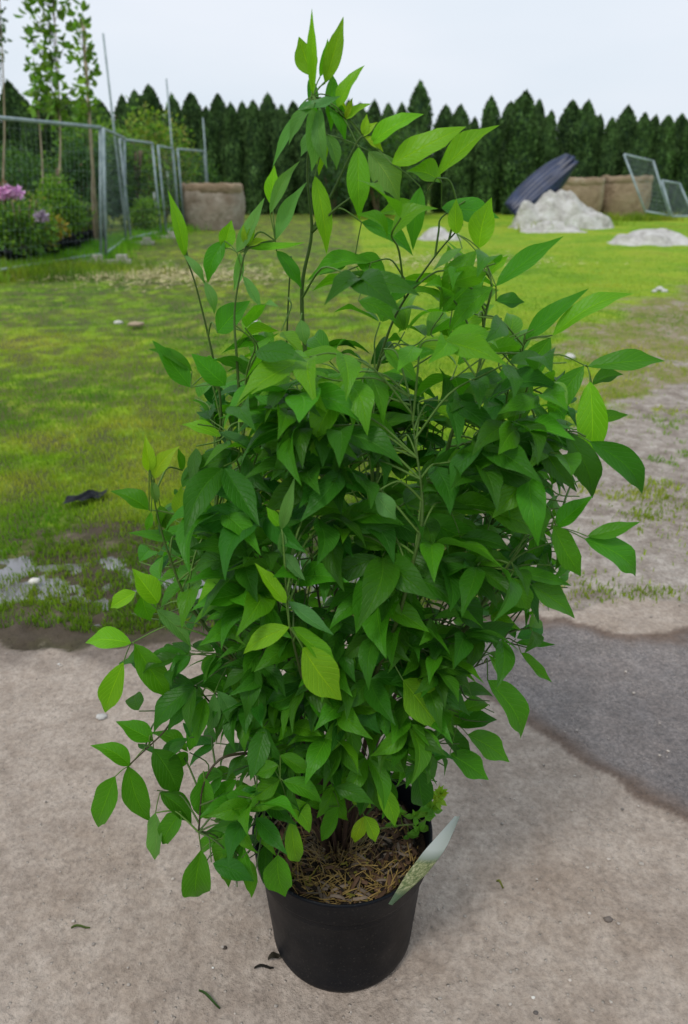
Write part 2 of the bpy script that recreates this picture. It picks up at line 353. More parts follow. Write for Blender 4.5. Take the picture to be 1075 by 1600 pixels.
def m_terrain():
    s = N('terrain')
    def at(nm):
        x = s.n('Attribute'); x.attribute_name = nm; q = s.n('SeparateColor'); s.l(x.outputs['Color'], q.inputs[0]); return q.outputs
    A, B = at('ColA'), at('ColB')
    fine = s.noise(75, 5, .72); med = s.noise(11, 6, .68); big = s.noise(1.3, 5, .6); soil = s.noise(34, 6, .75)
    # lawn soil
    f = s.math('ADD', s.math('MULTIPLY', s.noise(.55, 6, .62, .5), .6), s.math('MULTIPLY', s.noise(4.2, 6, .7), .4))
    c = s.ramp(f, [(.36, (.11, .24, .008)), (.46, (.19, .33, .012)), (.56, (.27, .36, .02)), (.7, (.29, .28, .05))])
    c = s.mix(.6, c, s.mix(1, c, s.ramp(soil, [(.3, .55), (.5, 1.0), (.72, 1.4)]), 'MULTIPLY'))
    grain = s.ramp(fine, [(.34, .66), (.5, 1.0), (.68, 1.3)])
    # dirt
    dc = s.ramp(s.math('ADD', s.math('MULTIPLY', s.noise(2.4, 5, .65), .5), s.math('MULTIPLY', med, .5)), [(.38, (.13, .17, .03)), (.47, (.21, .2, .06)), (.54, (.27, .22, .14)), (.64, (.36, .31, .26))])
    dc = s.mix(.8, dc, s.mix(1, dc, grain, 'MULTIPLY'))
    gc = s.ramp(s.math('ADD', s.math('MULTIPLY', big, .35), s.math('MULTIPLY', med, .65)), [(.38, (.17, .132, .105)), (.5, (.29, .245, .208)), (.62, (.43, .38, .335))])
    gc = s.mix(.9, gc, s.mix(1, gc, grain, 'MULTIPLY'))
    mc = s.ramp(s.noise(7, 6, .7), [(.36, (.045, .04, .022)), (.5, (.09, .085, .04)), (.66, (.17, .14, .1))])
    mc = s.mix(.8, mc, s.mix(1, mc, grain, 'MULTIPLY'))
    cc = s.ramp(s.math('ADD', s.math('MULTIPLY', big, .4), s.math('MULTIPLY', med, .6)), [(.34, (.30, .243, .2)), (.5, (.39, .322, .268)), (.66, (.485, .41, .348))])
    cc = s.mix(s.math('MULTIPLY', s.ramp(s.noise(3.1, 5, .6, .4), [(.5, 0.0), (.68, 1.0)]), .5), cc, s.mix(1, cc, (.78, .72, .66), 'MULTIPLY'))
    cc = s.mix(s.math('MULTIPLY', s.ramp(s.noise(28, 5, .7), [(.42, 1.0), (.56, 0.0)]), .35), cc, s.mix(1, cc, (.66, .62, .58), 'MULTIPLY'))
    cc = s.mix(.7, cc, s.mix(1, cc, grain, 'MULTIPLY'))
    vo = s.n('TexVoronoi'); vo.inputs['Scale'].default_value = 85; s.l(s.pos(), vo.inputs[0])
    peb = s.math('MULTIPLY', s.ramp(vo.outputs['Distance'], [(.12, 1.0), (.3, 0.0)]), s.ramp(s.n_sel(vo), [(.8, 0.0), (.84, 1.0)]))
    cc = s.mix(s.math('MULTIPLY', peb, .4), cc, (.55, .5, .44))
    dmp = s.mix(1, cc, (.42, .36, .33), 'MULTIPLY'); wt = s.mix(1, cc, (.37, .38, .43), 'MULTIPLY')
    c = s.mix(A[1], c, dc); c = s.mix(A[0], c, gc); c = s.mix(A[2], c, mc)
    c = s.mix(s.math('MULTIPLY', B[2], .8), c, (.075, .055, .042))
    c2 = s.mix(s.math('MULTIPLY', B[1], 1.0), cc, dmp)
    at2 = s.n('Attribute'); at2.attribute_name = 'ColC'; q = s.n('SeparateColor'); s.l(at2.outputs['Color'], q.inputs[0]); C_ = q.outputs
    wt = s.mix(s.ramp(s.noise(2.6, 6, .65), [(.4, 0.0), (.62, 1.0)]), wt, s.mix(1, cc, (.5, .5, .54), 'MULTIPLY'))  # blue-grey tint and paler blotches paint sky sheen into the wet colour
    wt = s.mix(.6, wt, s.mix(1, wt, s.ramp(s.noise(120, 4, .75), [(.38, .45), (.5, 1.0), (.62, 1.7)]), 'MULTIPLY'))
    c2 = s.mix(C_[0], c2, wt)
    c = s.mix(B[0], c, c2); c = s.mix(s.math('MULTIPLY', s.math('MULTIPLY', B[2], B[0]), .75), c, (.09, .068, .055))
    h = s.math('ADD', s.math('MULTIPLY', s.noise(24, 6, .68), 1.0), s.math('MULTIPLY', peb, .25))
    b1 = s.bump(h, .85, .016); b2 = s.bump(fine, .6, .005, b1)
    rw = s.ramp(s.noise(6, 5, .6), [(.4, .12), (.62, .5)])
    ro = s.mix(C_[0], s.mix(B[1], (.9, .9, .9), (.6, .6, .6)), rw)
    sp = s.mix(C_[0], (.2, .2, .2), (.6, .6, .6))
    return s.set(c, ro, 0, b2, sp)
M['terrain'] = m_terrain()
mb = MB(); mb.add([(-600, -300, -.05), (600, -300, -.05), (600, 1200, -.05), (-600, 1200, -.05)], [(0, 1, 2, 3)]); tag(mb.build('ground', M['lawn']), kind='structure')
def terrain():
    yl = np.concatenate([np.linspace(-6, .45, 24)[:-1], np.geomspace(.45, 34, 560), np.linspace(34.5, 60, 10)]); nu = 520; u = np.linspace(-1, 1, nu); u = np.sign(u)*np.abs(u)**1.25
    W_ = np.maximum(2.2, .62*yl+1.6)*1.5
    Y = np.repeat(yl, nu); Xx = (W_[:, None]*u[None, :]).ravel(); g, d, m, c, fr, w, w2, z, p = masks(Xx, Y)
    edge = sst(np.abs(np.tile(u, len(yl))), .97, 1.0)+sst(Y, 50, 60); z = z-np.clip(edge, 0, 1)*.08
    V = np.stack([Xx, Y, z], 1).astype(np.float32); nr = len(yl)
    idx = (np.arange(nr-1)[:, None]*nu+np.arange(nu-1)[None, :]).ravel(); Q = np.stack([idx, idx+1, idx+nu+1, idx+nu], 1)
    cls = np.where(c > .5, np.where(w > .5, 3, 2), np.where(g > .5, 1, 0))[idx]
    for k, nm in enumerate(('lawn', 'gravel_track', 'concrete_yard', 'wet_patch')):
        q = Q[cls == k]; used_, inv = np.unique(q.ravel(), return_inverse=True); vv = V[used_]
        me = bpy.data.meshes.new(nm); me.vertices.add(len(vv)); me.vertices.foreach_set('co', vv.ravel())
        me.loops.add(len(inv)); me.loops.foreach_set('vertex_index', inv.astype(np.int32)); me.polygons.add(len(q)); me.polygons.foreach_set('loop_start', (np.arange(len(q))*4).astype(np.int32))
        me.update(calc_edges=True); me.polygons.foreach_set('use_smooth', [True]*len(q))
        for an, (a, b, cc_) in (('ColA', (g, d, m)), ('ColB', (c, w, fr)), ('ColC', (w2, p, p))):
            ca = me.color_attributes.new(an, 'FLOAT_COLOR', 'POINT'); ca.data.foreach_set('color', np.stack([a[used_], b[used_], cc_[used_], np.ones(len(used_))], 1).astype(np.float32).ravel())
        me.materials.append(M['terrain']); o = bpy.data.objects.new(nm, me); COL.objects.link(o); o['kind'] = 'structure'
terrain()
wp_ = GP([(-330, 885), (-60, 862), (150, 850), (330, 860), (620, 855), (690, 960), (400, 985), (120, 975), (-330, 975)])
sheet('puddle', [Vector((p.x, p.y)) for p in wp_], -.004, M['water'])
yard, mud_o2 = yard_o, mud_o
B0 = G(158, 408); Bl = Vector((B0.x-1.0, B0.y-3.3, 0)); C0 = G(196, 382); D0 = G(252, 370); E0 = G(281, 360); F0 = G(327, 352)
# ------------------------------------------------------------------ grass blades (nobody could count them)
def blades(name, xs, ys, hmin, hmax, wid, cols, z0=.004, lean=.6):
    n = len(xs); h = rng.uniform(hmin, hmax, n); a = rng.uniform(0, 2*np.pi, n); l = rng.uniform(.1, lean, n)*h; la = rng.uniform(0, 2*np.pi, n)
    w = wid*(.5+.9*rng.random(n)); wx, wy = np.cos(a)*w, np.sin(a)*w; lx, ly = np.cos(la)*l, np.sin(la)*l
    V = np.zeros((n, 5, 3), np.float32); z = masks(xs, ys)[7]-.002
    V[:, 0] = np.stack([xs-wx, ys-wy, z], 1); V[:, 1] = np.stack([xs+wx, ys+wy, z], 1)
    V[:, 2] = np.stack([xs-wx*.8+lx*.35, ys-wy*.8+ly*.35, z+h*.6], 1); V[:, 3] = np.stack([xs+wx*.8+lx*.35, ys+wy*.8+ly*.35, z+h*.6], 1)
    V[:, 4] = np.stack([xs+lx, ys+ly, z+h], 1)
    b = (np.arange(n)*5)[:, None]
    loops = np.concatenate([b+np.array([[0, 1, 3, 2]]), b+np.array([[2, 3, 4]])], 1).ravel()
    me = bpy.data.meshes.new(name); me.vertices.add(n*5); me.vertices.foreach_set('co', V.ravel())
    me.loops.add(n*7); me.loops.foreach_set('vertex_index', loops.astype(np.int32))
    me.polygons.add(n*2); ls = (np.arange(n)[:, None]*7+np.array([[0, 4]])).ravel(); me.polygons.foreach_set('loop_start', ls.astype(np.int32))
    me.update(calc_edges=True)
    ca = me.color_attributes.new('Col', 'FLOAT_COLOR', 'POINT'); cc = np.ones((n, 5, 4), np.float32); cc[:, :, :3] = cols[:, None, :]
    ca.data.foreach_set('color', cc.ravel()); me.materials.append(M['grass'])
    o = bpy.data.objects.new(name, me); COL.objects.link(o); o['kind'] = 'stuff'; return o
def grass_cols(xs, ys):
    t = (vnoise(xs, ys, .8, 3)-.5)*1.0 + (vnoise(xs, ys, 3.1, 4)-.5)*.7 + rng.random(len(xs))*.25 + .35
    A = np.array([.09, .25, .010]); B = np.array([.25, .38, .018]); C = np.array([.48, .44, .07])
    t = t[:, None]; c = np.where(t < .55, A+(B-A)*np.clip(t/.55, 0, 1), B+(C-B)*np.clip((t-.55)/.55, 0, 1))
    return c*(.75+.5*rng.random((len(xs), 1)))
n = 460000
d = 2.0*(33/2.0)**rng.random(n); ang = rng.uniform(-.56, .56, n); xs = d*np.tan(ang); ys = d
g_, d_, m_, c_, _, _, _, z_, p_ = masks(xs, ys)
nn = vnoise(xs, ys, 1.6, 8)*.6+vnoise(xs, ys, 5, 9)*.4; bare = vnoise(xs, ys, .8, 12)*.6+vnoise(xs, ys, 3.1, 13)*.4; hf = vnoise(xs, ys, 9, 31)*.55+vnoise(xs, ys, 27, 32)*.45
pr = (1-c_)*(1-.96*g_*(hf*.5+nn*.5 < .66))*(1-d_*.75*(hf < .6))*np.where(m_ > .5, np.clip((hf-.26)*3.4, .12, 1)*(1-.3*p_), 1-np.clip((bare-.56)*3, 0, .35))
keep = rng.random(n) < pr; xs, ys = xs[keep], ys[keep]
hs = blades('grass', xs, ys, .006, .036, .0022, grass_cols(xs, ys)*np.where(masks(xs, ys)[2] > .5, .75, 1.0)[:, None]); 
# thicker, taller grass along the fence foot
n = 16000; ys = rng.uniform(9.5, 22, n); tt = np.interp(ys, [9.5, B0.y, C0.y, D0.y, 22], [B0.x-1.1, B0.x, C0.x, D0.x, D0.x+.3]); xs = tt + rng.normal(-.25, .28, n)
blades('tall_grass', xs, ys, .06, .24, .006, grass_cols(xs, ys)*np.array([.8, 1.15, .8]), 0, .5)
n = 6500; c = G(45, 432); xs = c.x+rng.normal(0, .75, n); ys = c.y+rng.normal(.3, .45, n)
blades('tall_grass', xs, ys, .06, .24, .005, grass_cols(xs, ys)*(.35+.75*vnoise(xs, ys, 4, 5))[:, None], 0, .8)
# straw litter on the lawn
def straw_patch(name, px, n, rx, ry, ln=.14):
    c = G(*px); x = c.x+rng.normal(0, rx, n); y = c.y+rng.normal(0, ry, n); mb = MB()
    for i in range(n):
        a = random.uniform(0, 6.28); l = ln*random.uniform(.4, 1); w = .004+.003*random.random(); k = random.uniform(.5, 1.0)
        dx, dy = math.cos(a)*l/2, math.sin(a)*l/2; wx, wy = -math.sin(a)*w, math.cos(a)*w; z = random.uniform(.01, .05)
        mb.add([(x[i]-dx-wx, y[i]-dy-wy, z), (x[i]+dx-wx, y[i]+dy-wy, z+.01), (x[i]+dx+wx, y[i]+dy+wy, z+.012), (x[i]-dx+wx, y[i]-dy+wy, z+.002)], [(0, 1, 2, 3)], (.85*k, .75*k, .42*k))
    tag(mb.build(name, M['straw'], smooth=False), kind='stuff')
straw_patch('straw', (285, 432), 2400, .75, .6, .1)
straw_patch('straw', (150, 432), 900, .4, .25)
straw_patch('straw', (700, 410), 900, .9, .6)

# ------------------------------------------------------------------ pebbles and litter
def pebble(mb, c, r, col, flat=.55):
    rr = random.random()*100; vs = []; n, m = 7, 5
    for i in range(m):
        th = math.pi*(i+.5)/m
        for k in range(n):
            a = 2*math.pi*k/n; q = 1+.35*noise.noise(Vector((math.cos(a)*1.3+rr, math.sin(a)*1.3, i*.7)))
            vs.append((c[0]+r*q*math.sin(th)*math.cos(a), c[1]+r*q*.8*math.sin(th)*math.sin(a), c[2]+r*flat*math.cos(th)*q))
    fs = [(i*n+k, (i+1)*n+k, (i+1)*n+(k+1) % n, i*n+(k+1) % n) for i in range(m-1) for k in range(n)] + [tuple(range(n)), tuple(range((m-1)*n, m*n))[::-1]]
    mb.add(vs, fs, col)
mb = MB()
for i in range(700):
    dd = .55*(6.5/.55)**random.random(); x = dd*math.tan(random.uniform(-.52, .52))
    if not (inpoly(np.array([x]), np.array([dd]), yard)[0] or inpoly(np.array([x]), np.array([dd]), grav_o)[0]): continue
    k = random.choice((.18, .3, .4, .5, .5)); w = random.random() < .03
    r = random.choice((.001, .0012, .0015, .002, .003))*(1+dd*.3)
    pebble(mb, (x, dd, .014+r*.1), r, (.62, .6, .56) if w else (k*1.05, k*.92, k*.8))
tag(mb.build('gravel', M['stone']), kind='stuff')
def one_stone(px, r, col, label, name='stone', cat='stone', flat=.6, z=.012):
    c = G(*px); mb = MB(); pebble(mb, (c.x, c.y, z+r*.25), r, col, flat); return tag(mb.build(name, M['stone'], off=(c.x, c.y, z)), label, cat)
one_stone((949, 1444), .0085, (.16, .13, .11), 'small dark brown stone on the concrete at lower right')
one_stone((836, 1590), .005, (.13, .11, .1), 'tiny dark stone at the bottom edge right of the pot')
one_stone((352, 1488), .005, (.06, .045, .035), 'small dark crumb of earth on the concrete left of the pot')
one_stone((832, 1566), .004, (.75, .72, .66), 'tiny white stone on the concrete right of the pot')
one_stone((1000, 1357), .006, (.42, .37, .32), 'pale flat stone below the wet patch')
one_stone((160, 1127), .016, (.5, .48, .45), 'pale grey stone pressed in the concrete left of the shrub', flat=.3)
one_stone((55, 915), .022, (.72, .68, .62), 'whitish stone beside the grass puddle at far left')
one_stone((213, 512), .09, (.42, .32, .22), 'flat tan stone lying on the lawn', flat=.25)
one_stone((185, 508), .05, (.62, .6, .55), 'small whitish stone on the lawn beside the flat tan one', flat=.4)
one_stone((395, 509), .07, (.6, .58, .55), 'pale stone on the lawn behind the left shoots of the shrub', flat=.35)
for k, (px, r) in enumerate((((890, 562), .05), ((1030, 455), .06), ((1038, 458), .05), ((1022, 458), .04))):
    o = one_stone(px, r, (.6, .58, .55), 'pale stone on the stony grass right of the shrub' if k == 0 else 'small white stone in the cluster at the right edge of the lawn', flat=.5)
    if k: o['group'] = 'white stones at the right edge'
def patch_tuft(px, n, sx, sy, label, h=(.006, .03)):
    c = G(*px); x = c.x+rng.normal(0, sx, n); y = c.y+rng.normal(0, sy, n)
    o = blades('grass_tuft', x, y, h[0], h[1], .003, grass_cols(x, y)*np.array([.7, .75, .7]), .01); o['label'] = label
for px, n, sx, sy in (((950, 930), 200, .13, .045), ((1020, 925), 80, .06, .02), ((900, 915), 70, .06, .04), ((1015, 805), 260, .08, .08), ((1000, 770), 160, .1, .06), ((1065, 790), 150, .06, .05), ((990, 560), 400, .3, .15), ((1060, 500), 500, .4, .3)):
    patch_tuft(px, n, sx, sy, 'low green weeds in the gravel')
# black plastic scrap on the grass
c = G(135, 785); mb = MB(); vs = []
for i in range(9):
    for j in range(5):
        x = (i/8-.5)*.16; y = (j/4-.5)*.10*(1-.5*abs(i/8-.5)); vs.append((c.x+x, c.y+y+x*.5, .03+.02*noise.noise(Vector((x*30, y*30, 0)))))
mb.add(vs, [(i*5+j, (i+1)*5+j, (i+1)*5+j+1, i*5+j+1) for i in range(8) for j in range(4)])
tag(mb.build('plastic_scrap', M['pot'], off=(c.x, c.y, 0)), 'torn dark grey plastic scrap lying on the grass at left', 'plastic scrap')
# dead leaf crumbs by the pot
def litter(px, label, col, l=.03, w=.012, mat='straw', name='dead_leaf', cat='dead leaf', a=None):
    c = G(*px); mb = MB(); a = random.random()*3 if a is None else a; vs = []
    for i in range(7):
        t = i/6; ww = w*math.sin(math.pi*min(max(t, .04), .96))**.7
        for sgn in (-1, 0, 1):
            x, y = (t-.5)*l, sgn*ww/2
            vs.append((c.x+x*math.cos(a)-y*math.sin(a), c.y+x*math.sin(a)+y*math.cos(a), .016+.006*abs(sgn)+.005*math.sin(t*5)))
    mb.add(vs, [(i*3+j, (i+1)*3+j, (i+1)*3+j+1, i*3+j+1) for i in range(6) for j in range(2)], col)
    tag(mb.build(name, M[mat], off=(c.x, c.y, .012)), label, cat)
litter((430, 1506), 'dark curled dead leaf on the concrete against the foot of the pot', (.035, .03, .02), .026, .014, a=.4)
litter((413, 1522), 'thin black leaf stalk beside the dark dead leaf at the pot', (.02, .018, .015), .035, .005, a=.1, name='leaf_stalk', cat='stalk')
litter((328, 1571), 'narrow green grass blade lying on the concrete at bottom left', (.05, .11, .03), .05, .005, 'grass', 'grass_blade', 'grass blade', a=-.6)
litter((128, 1459), 'short thin green blade lying on the concrete at far left', (.12, .17, .06), .035, .003, 'grass', 'grass_blade', 'grass blade', a=.1)
litter((780, 1391), 'tiny yellow-green leaf bit on the concrete right of the plant label', (.2, .2, .05), .018, .005, 'grass', 'leaf_bit', 'leaf bit', a=-.8)

# ------------------------------------------------------------------ conifer hedge
def thuja_mesh(seed, H=1.0, Rr=.16):
    r = random.Random(seed); mb = MB(); lob = [(r.uniform(0, 6.28), r.uniform(.1, .9), r.uniform(.08, .2)) for _ in range(9)]
    def rad(t, a):
        q = max(0.0, 1-t**6.5)**.9*(.80+.2*min(1, t*6))
        for la, lt, am in lob: q *= 1+am*math.exp(-((t-lt)/.12)**2)*math.cos(a-la)
        return Rr*q*(1+.16*noise.noise(Vector((math.cos(a)*2, math.sin(a)*2, t*9+seed*7))))
    n, m = 14, 22; vs = []
    for i in range(m):
        t = i/(m-1)*.985
        for k in range(n):
            a = 2*math.pi*k/n; rr = rad(t, a)*.86; vs.append((rr*math.cos(a), rr*math.sin(a), t*H))
    mb.add(vs, [(i*n+k, i*n+(k+1) % n, (i+1)*n+(k+1) % n, (i+1)*n+k) for i in range(m-1) for k in range(n)], (.02, .05, .018))
    for _ in range(4200):
        t = r.random()**1.05; a = r.uniform(0, 6.283); rr = rad(t, a)*r.uniform(.86, 1.06)
        p = Vector((rr*math.cos(a), rr*math.sin(a), t*H*.985)); o = Vector((math.cos(a), math.sin(a), 0)); up = Vector((0, 0, 1))
        d = (up*r.uniform(.5, 1.1)+o*r.uniform(.1, .7)+Vector((r.uniform(-.4, .4), r.uniform(-.4, .4), 0))).normalized()
        sd = d.cross(o if r.random() < .5 else Vector((r.uniform(-1, 1), r.uniform(-1, 1), .2))).normalized()
        l = r.uniform(.018, .036); w = l*.42; k = r.uniform(.55, 1.45)*(.8+.7*noise.noise(Vector((p.x*20, p.y*20, p.z*9+seed))))
        k = max(k, .35)
        mb.add([p, p+d*l*.5+sd*w, p+d*l, p+d*l*.5-sd*w], [(0, 1, 2, 3)], (.10*k, .19*k, .055*k))
    # top spike
    for _ in range(14):
        p = Vector((r.gauss(0, .006), r.gauss(0, .006), H*r.uniform(.95, 1.0))); d = Vector((r.uniform(-.2, .2), r.uniform(-.2, .2), 1)).normalized(); sd = frame(d)[0]
        mb.add([p, p+d*.012+sd*.005, p+d*.03, p+d*.012-sd*.005], [(0, 1, 2, 3)], (.07, .14, .045))
    return mb.mesh('crown', M['conifer'], smooth=False)
CROWNS = [thuja_mesh(s) for s in range(6)]
tr = MB(); tube(tr, [(0, 0, -.02), (0, 0, .1), (0, 0, .5)], [.022, .018, .01], 7); TRUNK = tr.mesh('trunk', M['bark'])
HY = 30.0
tops = [(-75, 150, 1.1), (-50, 140, 1.1), (-25, 150, 1.1), (12, 128, 1.2), (40, 157, .8), (72, 142, 1), (100, 150, 1), (128, 150, 1), (155, 158, 1), (190, 150, .8), (210, 143, 1), (232, 134, 1.2), (268, 148, .8), (298, 146, 1.1), (322, 168, .8), (340, 148, 1), (360, 162, .8), (378, 160, .8), (395, 158, .9), (418, 147, 1), (440, 165, .8), (458, 160, 1), (480, 165, .9), (500, 155, 1), (522, 165, .9), (545, 158, 1), (563, 162, .8), (585, 158, .9), (607, 163, .8), (628, 162, .8), (657, 128, .95), (697, 165, .9), (720, 165, .9), (742, 184, .7), (768, 152, .9), (798, 160, .9), (822, 143, 1.15), (843, 156, .8), (862, 174, .7), (895, 158, 1.1), (920, 158, .9), (938, 180, .7), (957, 184, .7), (982, 166, 1), (1008, 177, .8), (1025, 181, .8), (1045, 181, .9), (1066, 179, 1), (1092, 172, 1), (1118, 176, .9), (1145, 168, 1), (1175, 175, 1), (1205, 165, 1.1), (1240, 172, 1)]
hedge = []
def where(i, x):
    return 'tree'
LAB = {3: 'tall dark column conifer behind the fence near the left frame edge', 4: 'short pointed conifer beside the tall one above the left fence rail',
 9: 'leftmost of the three conifers joined between the steel poles', 10: 'middle of the three conifers joined between the steel poles', 11: 'broad round-topped conifer, right of the joined three, with a sky gap to its right',
 12: 'slim conifer standing alone just right of the sky gap', 13: 'pointed conifer in the hedge above the left burlap bag, beside a thin pole', 15: 'pointed conifer rising behind the right side of the left burlap bag',
 19: 'tallest conifer in the hedge just left of the shrub top', 30: 'tallest narrow conifer standing clear above the hedge, right of the shrub top', 31: 'low pointed conifer right of the tallest narrow one', 34: 'slender conifer with a small sky gap on each side, left of the broad pair',
 33: 'very short conifer tip in a dip of the hedge right of centre', 36: 'broad tall conifer directly above the dark blue shells', 39: 'rounded conifer above the top end of the dark blue shells', 40: 'pointed conifer above the left of the two burlap bags', 43: 'conifer rising above the right burlap bag', 47: 'conifer at the right edge of the hedge in the frame'}
for i, (px, py, wf) in enumerate(tops):
    Y = HY + (1.1 if i % 2 else 0) + .3*math.sin(i*3.1)
    t = P(px, py, Y); H = t.z
    names = ['dark green', 'deep green', 'dusky green', 'mid green']
    if i in LAB: lab = LAB[i]
    else:
        side = ('outside the left frame edge' if px < 0 else 'behind the slender leafy trees' if px < 165 else 'between left bag and shrub top' if px < 470 else 'behind the top shrub shoots' if px < 700 else 'above the blue shells' if px < 880 else 'above the leaning mesh panels' if px < 1080 else 'outside the right frame edge')
        lab = '%s hedge conifer %s, %s' % (names[i % 4], side, 'taller than its left neighbour' if i and py < tops[i-1][1] else 'shorter than its left neighbour')
        if sum(1 for h in hedge if h['label'] == lab):
            lab = '%s conifer %s, %s' % (names[(i+1) % 4], side, ['slim and pointed', 'blunt topped', 'narrow, thin tipped', 'bushy sided', 'evenly rounded', 'hemmed in closely'][i % 6])
    t0 = empty('conifer_tree', (t.x, Y, 0), lab, 'tree', 'conifers in the far hedge', rz=i*1.7)
    # real sizes: mesh is 1 m tall, .16 radius
    t0.scale = (1, 1, 1)
    for nm, me in (('trunk', TRUNK), ('crown', CROWNS[i % 6])):
        o = bpy.data.objects.new(nm, me); COL.objects.link(o); o.parent = t0
        if nm == 'crown': o.scale = (3.0*wf*random.uniform(.95, 1.1), 3.0*wf*random.uniform(.95, 1.1), H*1.0)
        else: o.scale = (3, 3, H)
    hedge.append(t0)
# a loose green bush in front of the hedge behind the shrub top
def leafcloud(mb, c, rx, ry, rz, n, size, cols, seed=0, lump=.35, shape=None, elong=1.0, shell=.45):
    r = random.Random(seed)
    for _ in range(n):
        while True:
            v = Vector((r.gauss(0, 1), r.gauss(0, 1), r.gauss(0, 1))); 
            if v.length > 1e-3: break
        v.normalize(); q = (shell+(1-shell)*r.random()**.6)*(1+lump*noise.noise(v*2.3+Vector((seed*3.7, 0, 0)))*1.6)
        p = Vector(c)+Vector((v.x*rx*q, v.y*ry*q, v.z*rz*q))
        if p.z < .01: continue
        d = (v*.7+Vector((r.uniform(-1, 1), r.uniform(-1, 1), r.uniform(-.9, .7)))).normalized(); sd = d.cross(Vector((r.uniform(-1, 1), r.uniform(-1, 1), 1))).normalized()
        l = size*r.uniform(.6, 1.3)*elong; w = size*r.uniform(.25, .42); col = r.choice(cols); k = r.uniform(.65, 1.3)
        cup = d.cross(sd)*l*.12
        mb.add([p, p+d*l*.35+sd*w+cup, p+d*l*.75+sd*w*.7+cup, p+d*l-cup, p+d*l*.75-sd*w*.7+cup, p+d*l*.35-sd*w+cup], [(0, 1, 2, 3), (0, 3, 4, 5)], (col[0]*k, col[1]*k, col[2]*k))
def bush(px, py, Y, w, h, n, size, cols, label, cat='shrub', group=None, seed=0, name='shrub', stems=5, depth=None):
    c = P(px, py, Y); c.z = 0; root = empty(name, c, label, cat, group); rr = random.Random(seed)
    mb = MB()
    for k in range(stems):
        a = rr.uniform(0, 6.28); e = Vector((c.x+math.cos(a)*w*.28, c.y+math.sin(a)*w*.2, h*.7))
        tube(mb, smooth_path([c, c.lerp(e, .5)+Vector((0, 0, .05*h)), e]), [.012*h]*9, 5)
    mb.build('stem', M['bark'], root)
    mb = MB(); lobes = 5
    for k in range(lobes):
        cc = Vector((c.x+rr.uniform(-.3, .3)*w, c.y+rr.uniform(-.2, .2)*w, h*rr.uniform(.4, .66)))
        leafcloud(mb, cc, w*.34, (depth or w)*.3, h*.36, n//lobes, size, cols, seed*10+k)
    mb.build('foliage', M['bgleaf'], root, smooth=False); return root
G1 = [(.08, .18, .03), (.12, .24, .04), (.06, .14, .03)]
G2 = [(.17, .34, .04), (.22, .36, .04), (.12, .25, .03)]
G3 = [(.045, .11, .035), (.07, .15, .05), (.05, .12, .05)]
GY = [(.3, .38, .05), (.22, .32, .04), (.34, .32, .08)]
bush(590, 338, 27, 2.6, 2.9, 3400, .12, G1+G3, 'rounded mid green bush in front of the hedge behind the shrub top', seed=3)
bush(520, 338, 28, 1.6, 2.3, 1800, .1, G3, 'low dusky bush against the hedge behind the top leaves', seed=4)

# ------------------------------------------------------------------ wire fence on the left
def mesh_panel(base_a, base_b, Ht, label, group, vstep=.11, hstep=.26, lean=0.0, name='mesh_fence', z0=.12, wr=.001):
    a, b = Vector(base_a), Vector(base_b); root = empty(name, a, label, 'fence', group)
    L = (b-a); n = L.normalized(); up = Vector((0, 0, 1)); side = n.cross(up)
    upv = (up + side*lean).normalized()
    def q(s, h): return a + n*s + upv*h
    ln = L.length; fr = MB(); rr = .027
    tube(fr, [q(0, 0), q(0, Ht)], rr, 8); tube(fr, [q(ln, 0), q(ln, Ht)], rr, 8)
    tube(fr, [q(0, Ht), q(ln, Ht)], rr, 8); tube(fr, [q(0, z0), q(ln, z0)], rr*.85, 8)
    fr.build('frame', M['galv'], root)
    w = MB(); k = vstep
    while k < ln: tube(w, [q(k, z0), q(k, Ht)], wr, 3, cap=False); k += vstep
    k = z0+hstep
    while k < Ht: tube(w, [q(0, k), q(ln, k)], wr, 3, cap=False); k += hstep
    w.build('wire_mesh', M['galv'], root); return root
def foot(c, parent, rz=0.0):
    root = MB(); rot = Matrix.Rotation(rz, 3, 'Z')
    for vs in (((.7, .2, .06, .03), ), ):
        for (sx, sy, sz, zz) in vs: box(root, (c.x, c.y, zz), sx, sy, sz, (.45, .42, .37), rot)
    for k in (-.2, .2): box(root, (c.x+k*math.cos(rz), c.y+k*math.sin(rz), .1), .16, .16, .08, (.45, .42, .37), rot)
    return root.build('foot', M['stone'], parent, smooth=False)
FH = 2.05
g = 'wire mesh fence panels on the left'
p1_ = mesh_panel(Bl, B0, FH, 'nearest galvanised wire mesh fence panel, running out of the left edge', g, lean=.15)
p2_ = mesh_panel(B0+Vector((.06, .08, 0)), C0, FH-.02, 'second wire mesh fence panel, ending at the tall pole', g, lean=.11)
p3_ = mesh_panel(C0+Vector((.1, .1, 0)), D0, FH-.05, 'third wire mesh fence panel, overgrown with climbing leaves', g)
mesh_panel(D0+Vector((.1, .1, 0)), E0, FH-.1, 'fourth wire mesh fence panel, ending left of the burlap bag', g)
mesh_panel(E0+Vector((.1, .1, 0)), F0, FH-.1, 'farthest wire mesh fence panel, behind the burlap bag', g)
foot(G(172, 412), p1_, .1); foot(G(255, 372), p3_, .3); foot(G(215, 382), p2_, .2)
def pole(pb, pt, Y, label, r=.025):
    b = P(*pb, Y); b.z = 0; t = P(*pt, Y); mb = MB(); tube(mb, [b, b.lerp(t, .5), t], [r, r*.9, r*.8], 8)
    return tag(mb.build('steel_pole', M['galv'], off=(b.x, b.y, 0)), label, 'pole', 'tall steel poles along the fence')
pole((199, 385), (161, 52), C0.y-.12, 'tallest slender steel pole, rising high above the fence at left')
pole((280, 365), (260, 123), E0.y-.15, 'middle slender steel pole, left of the burlap bag')
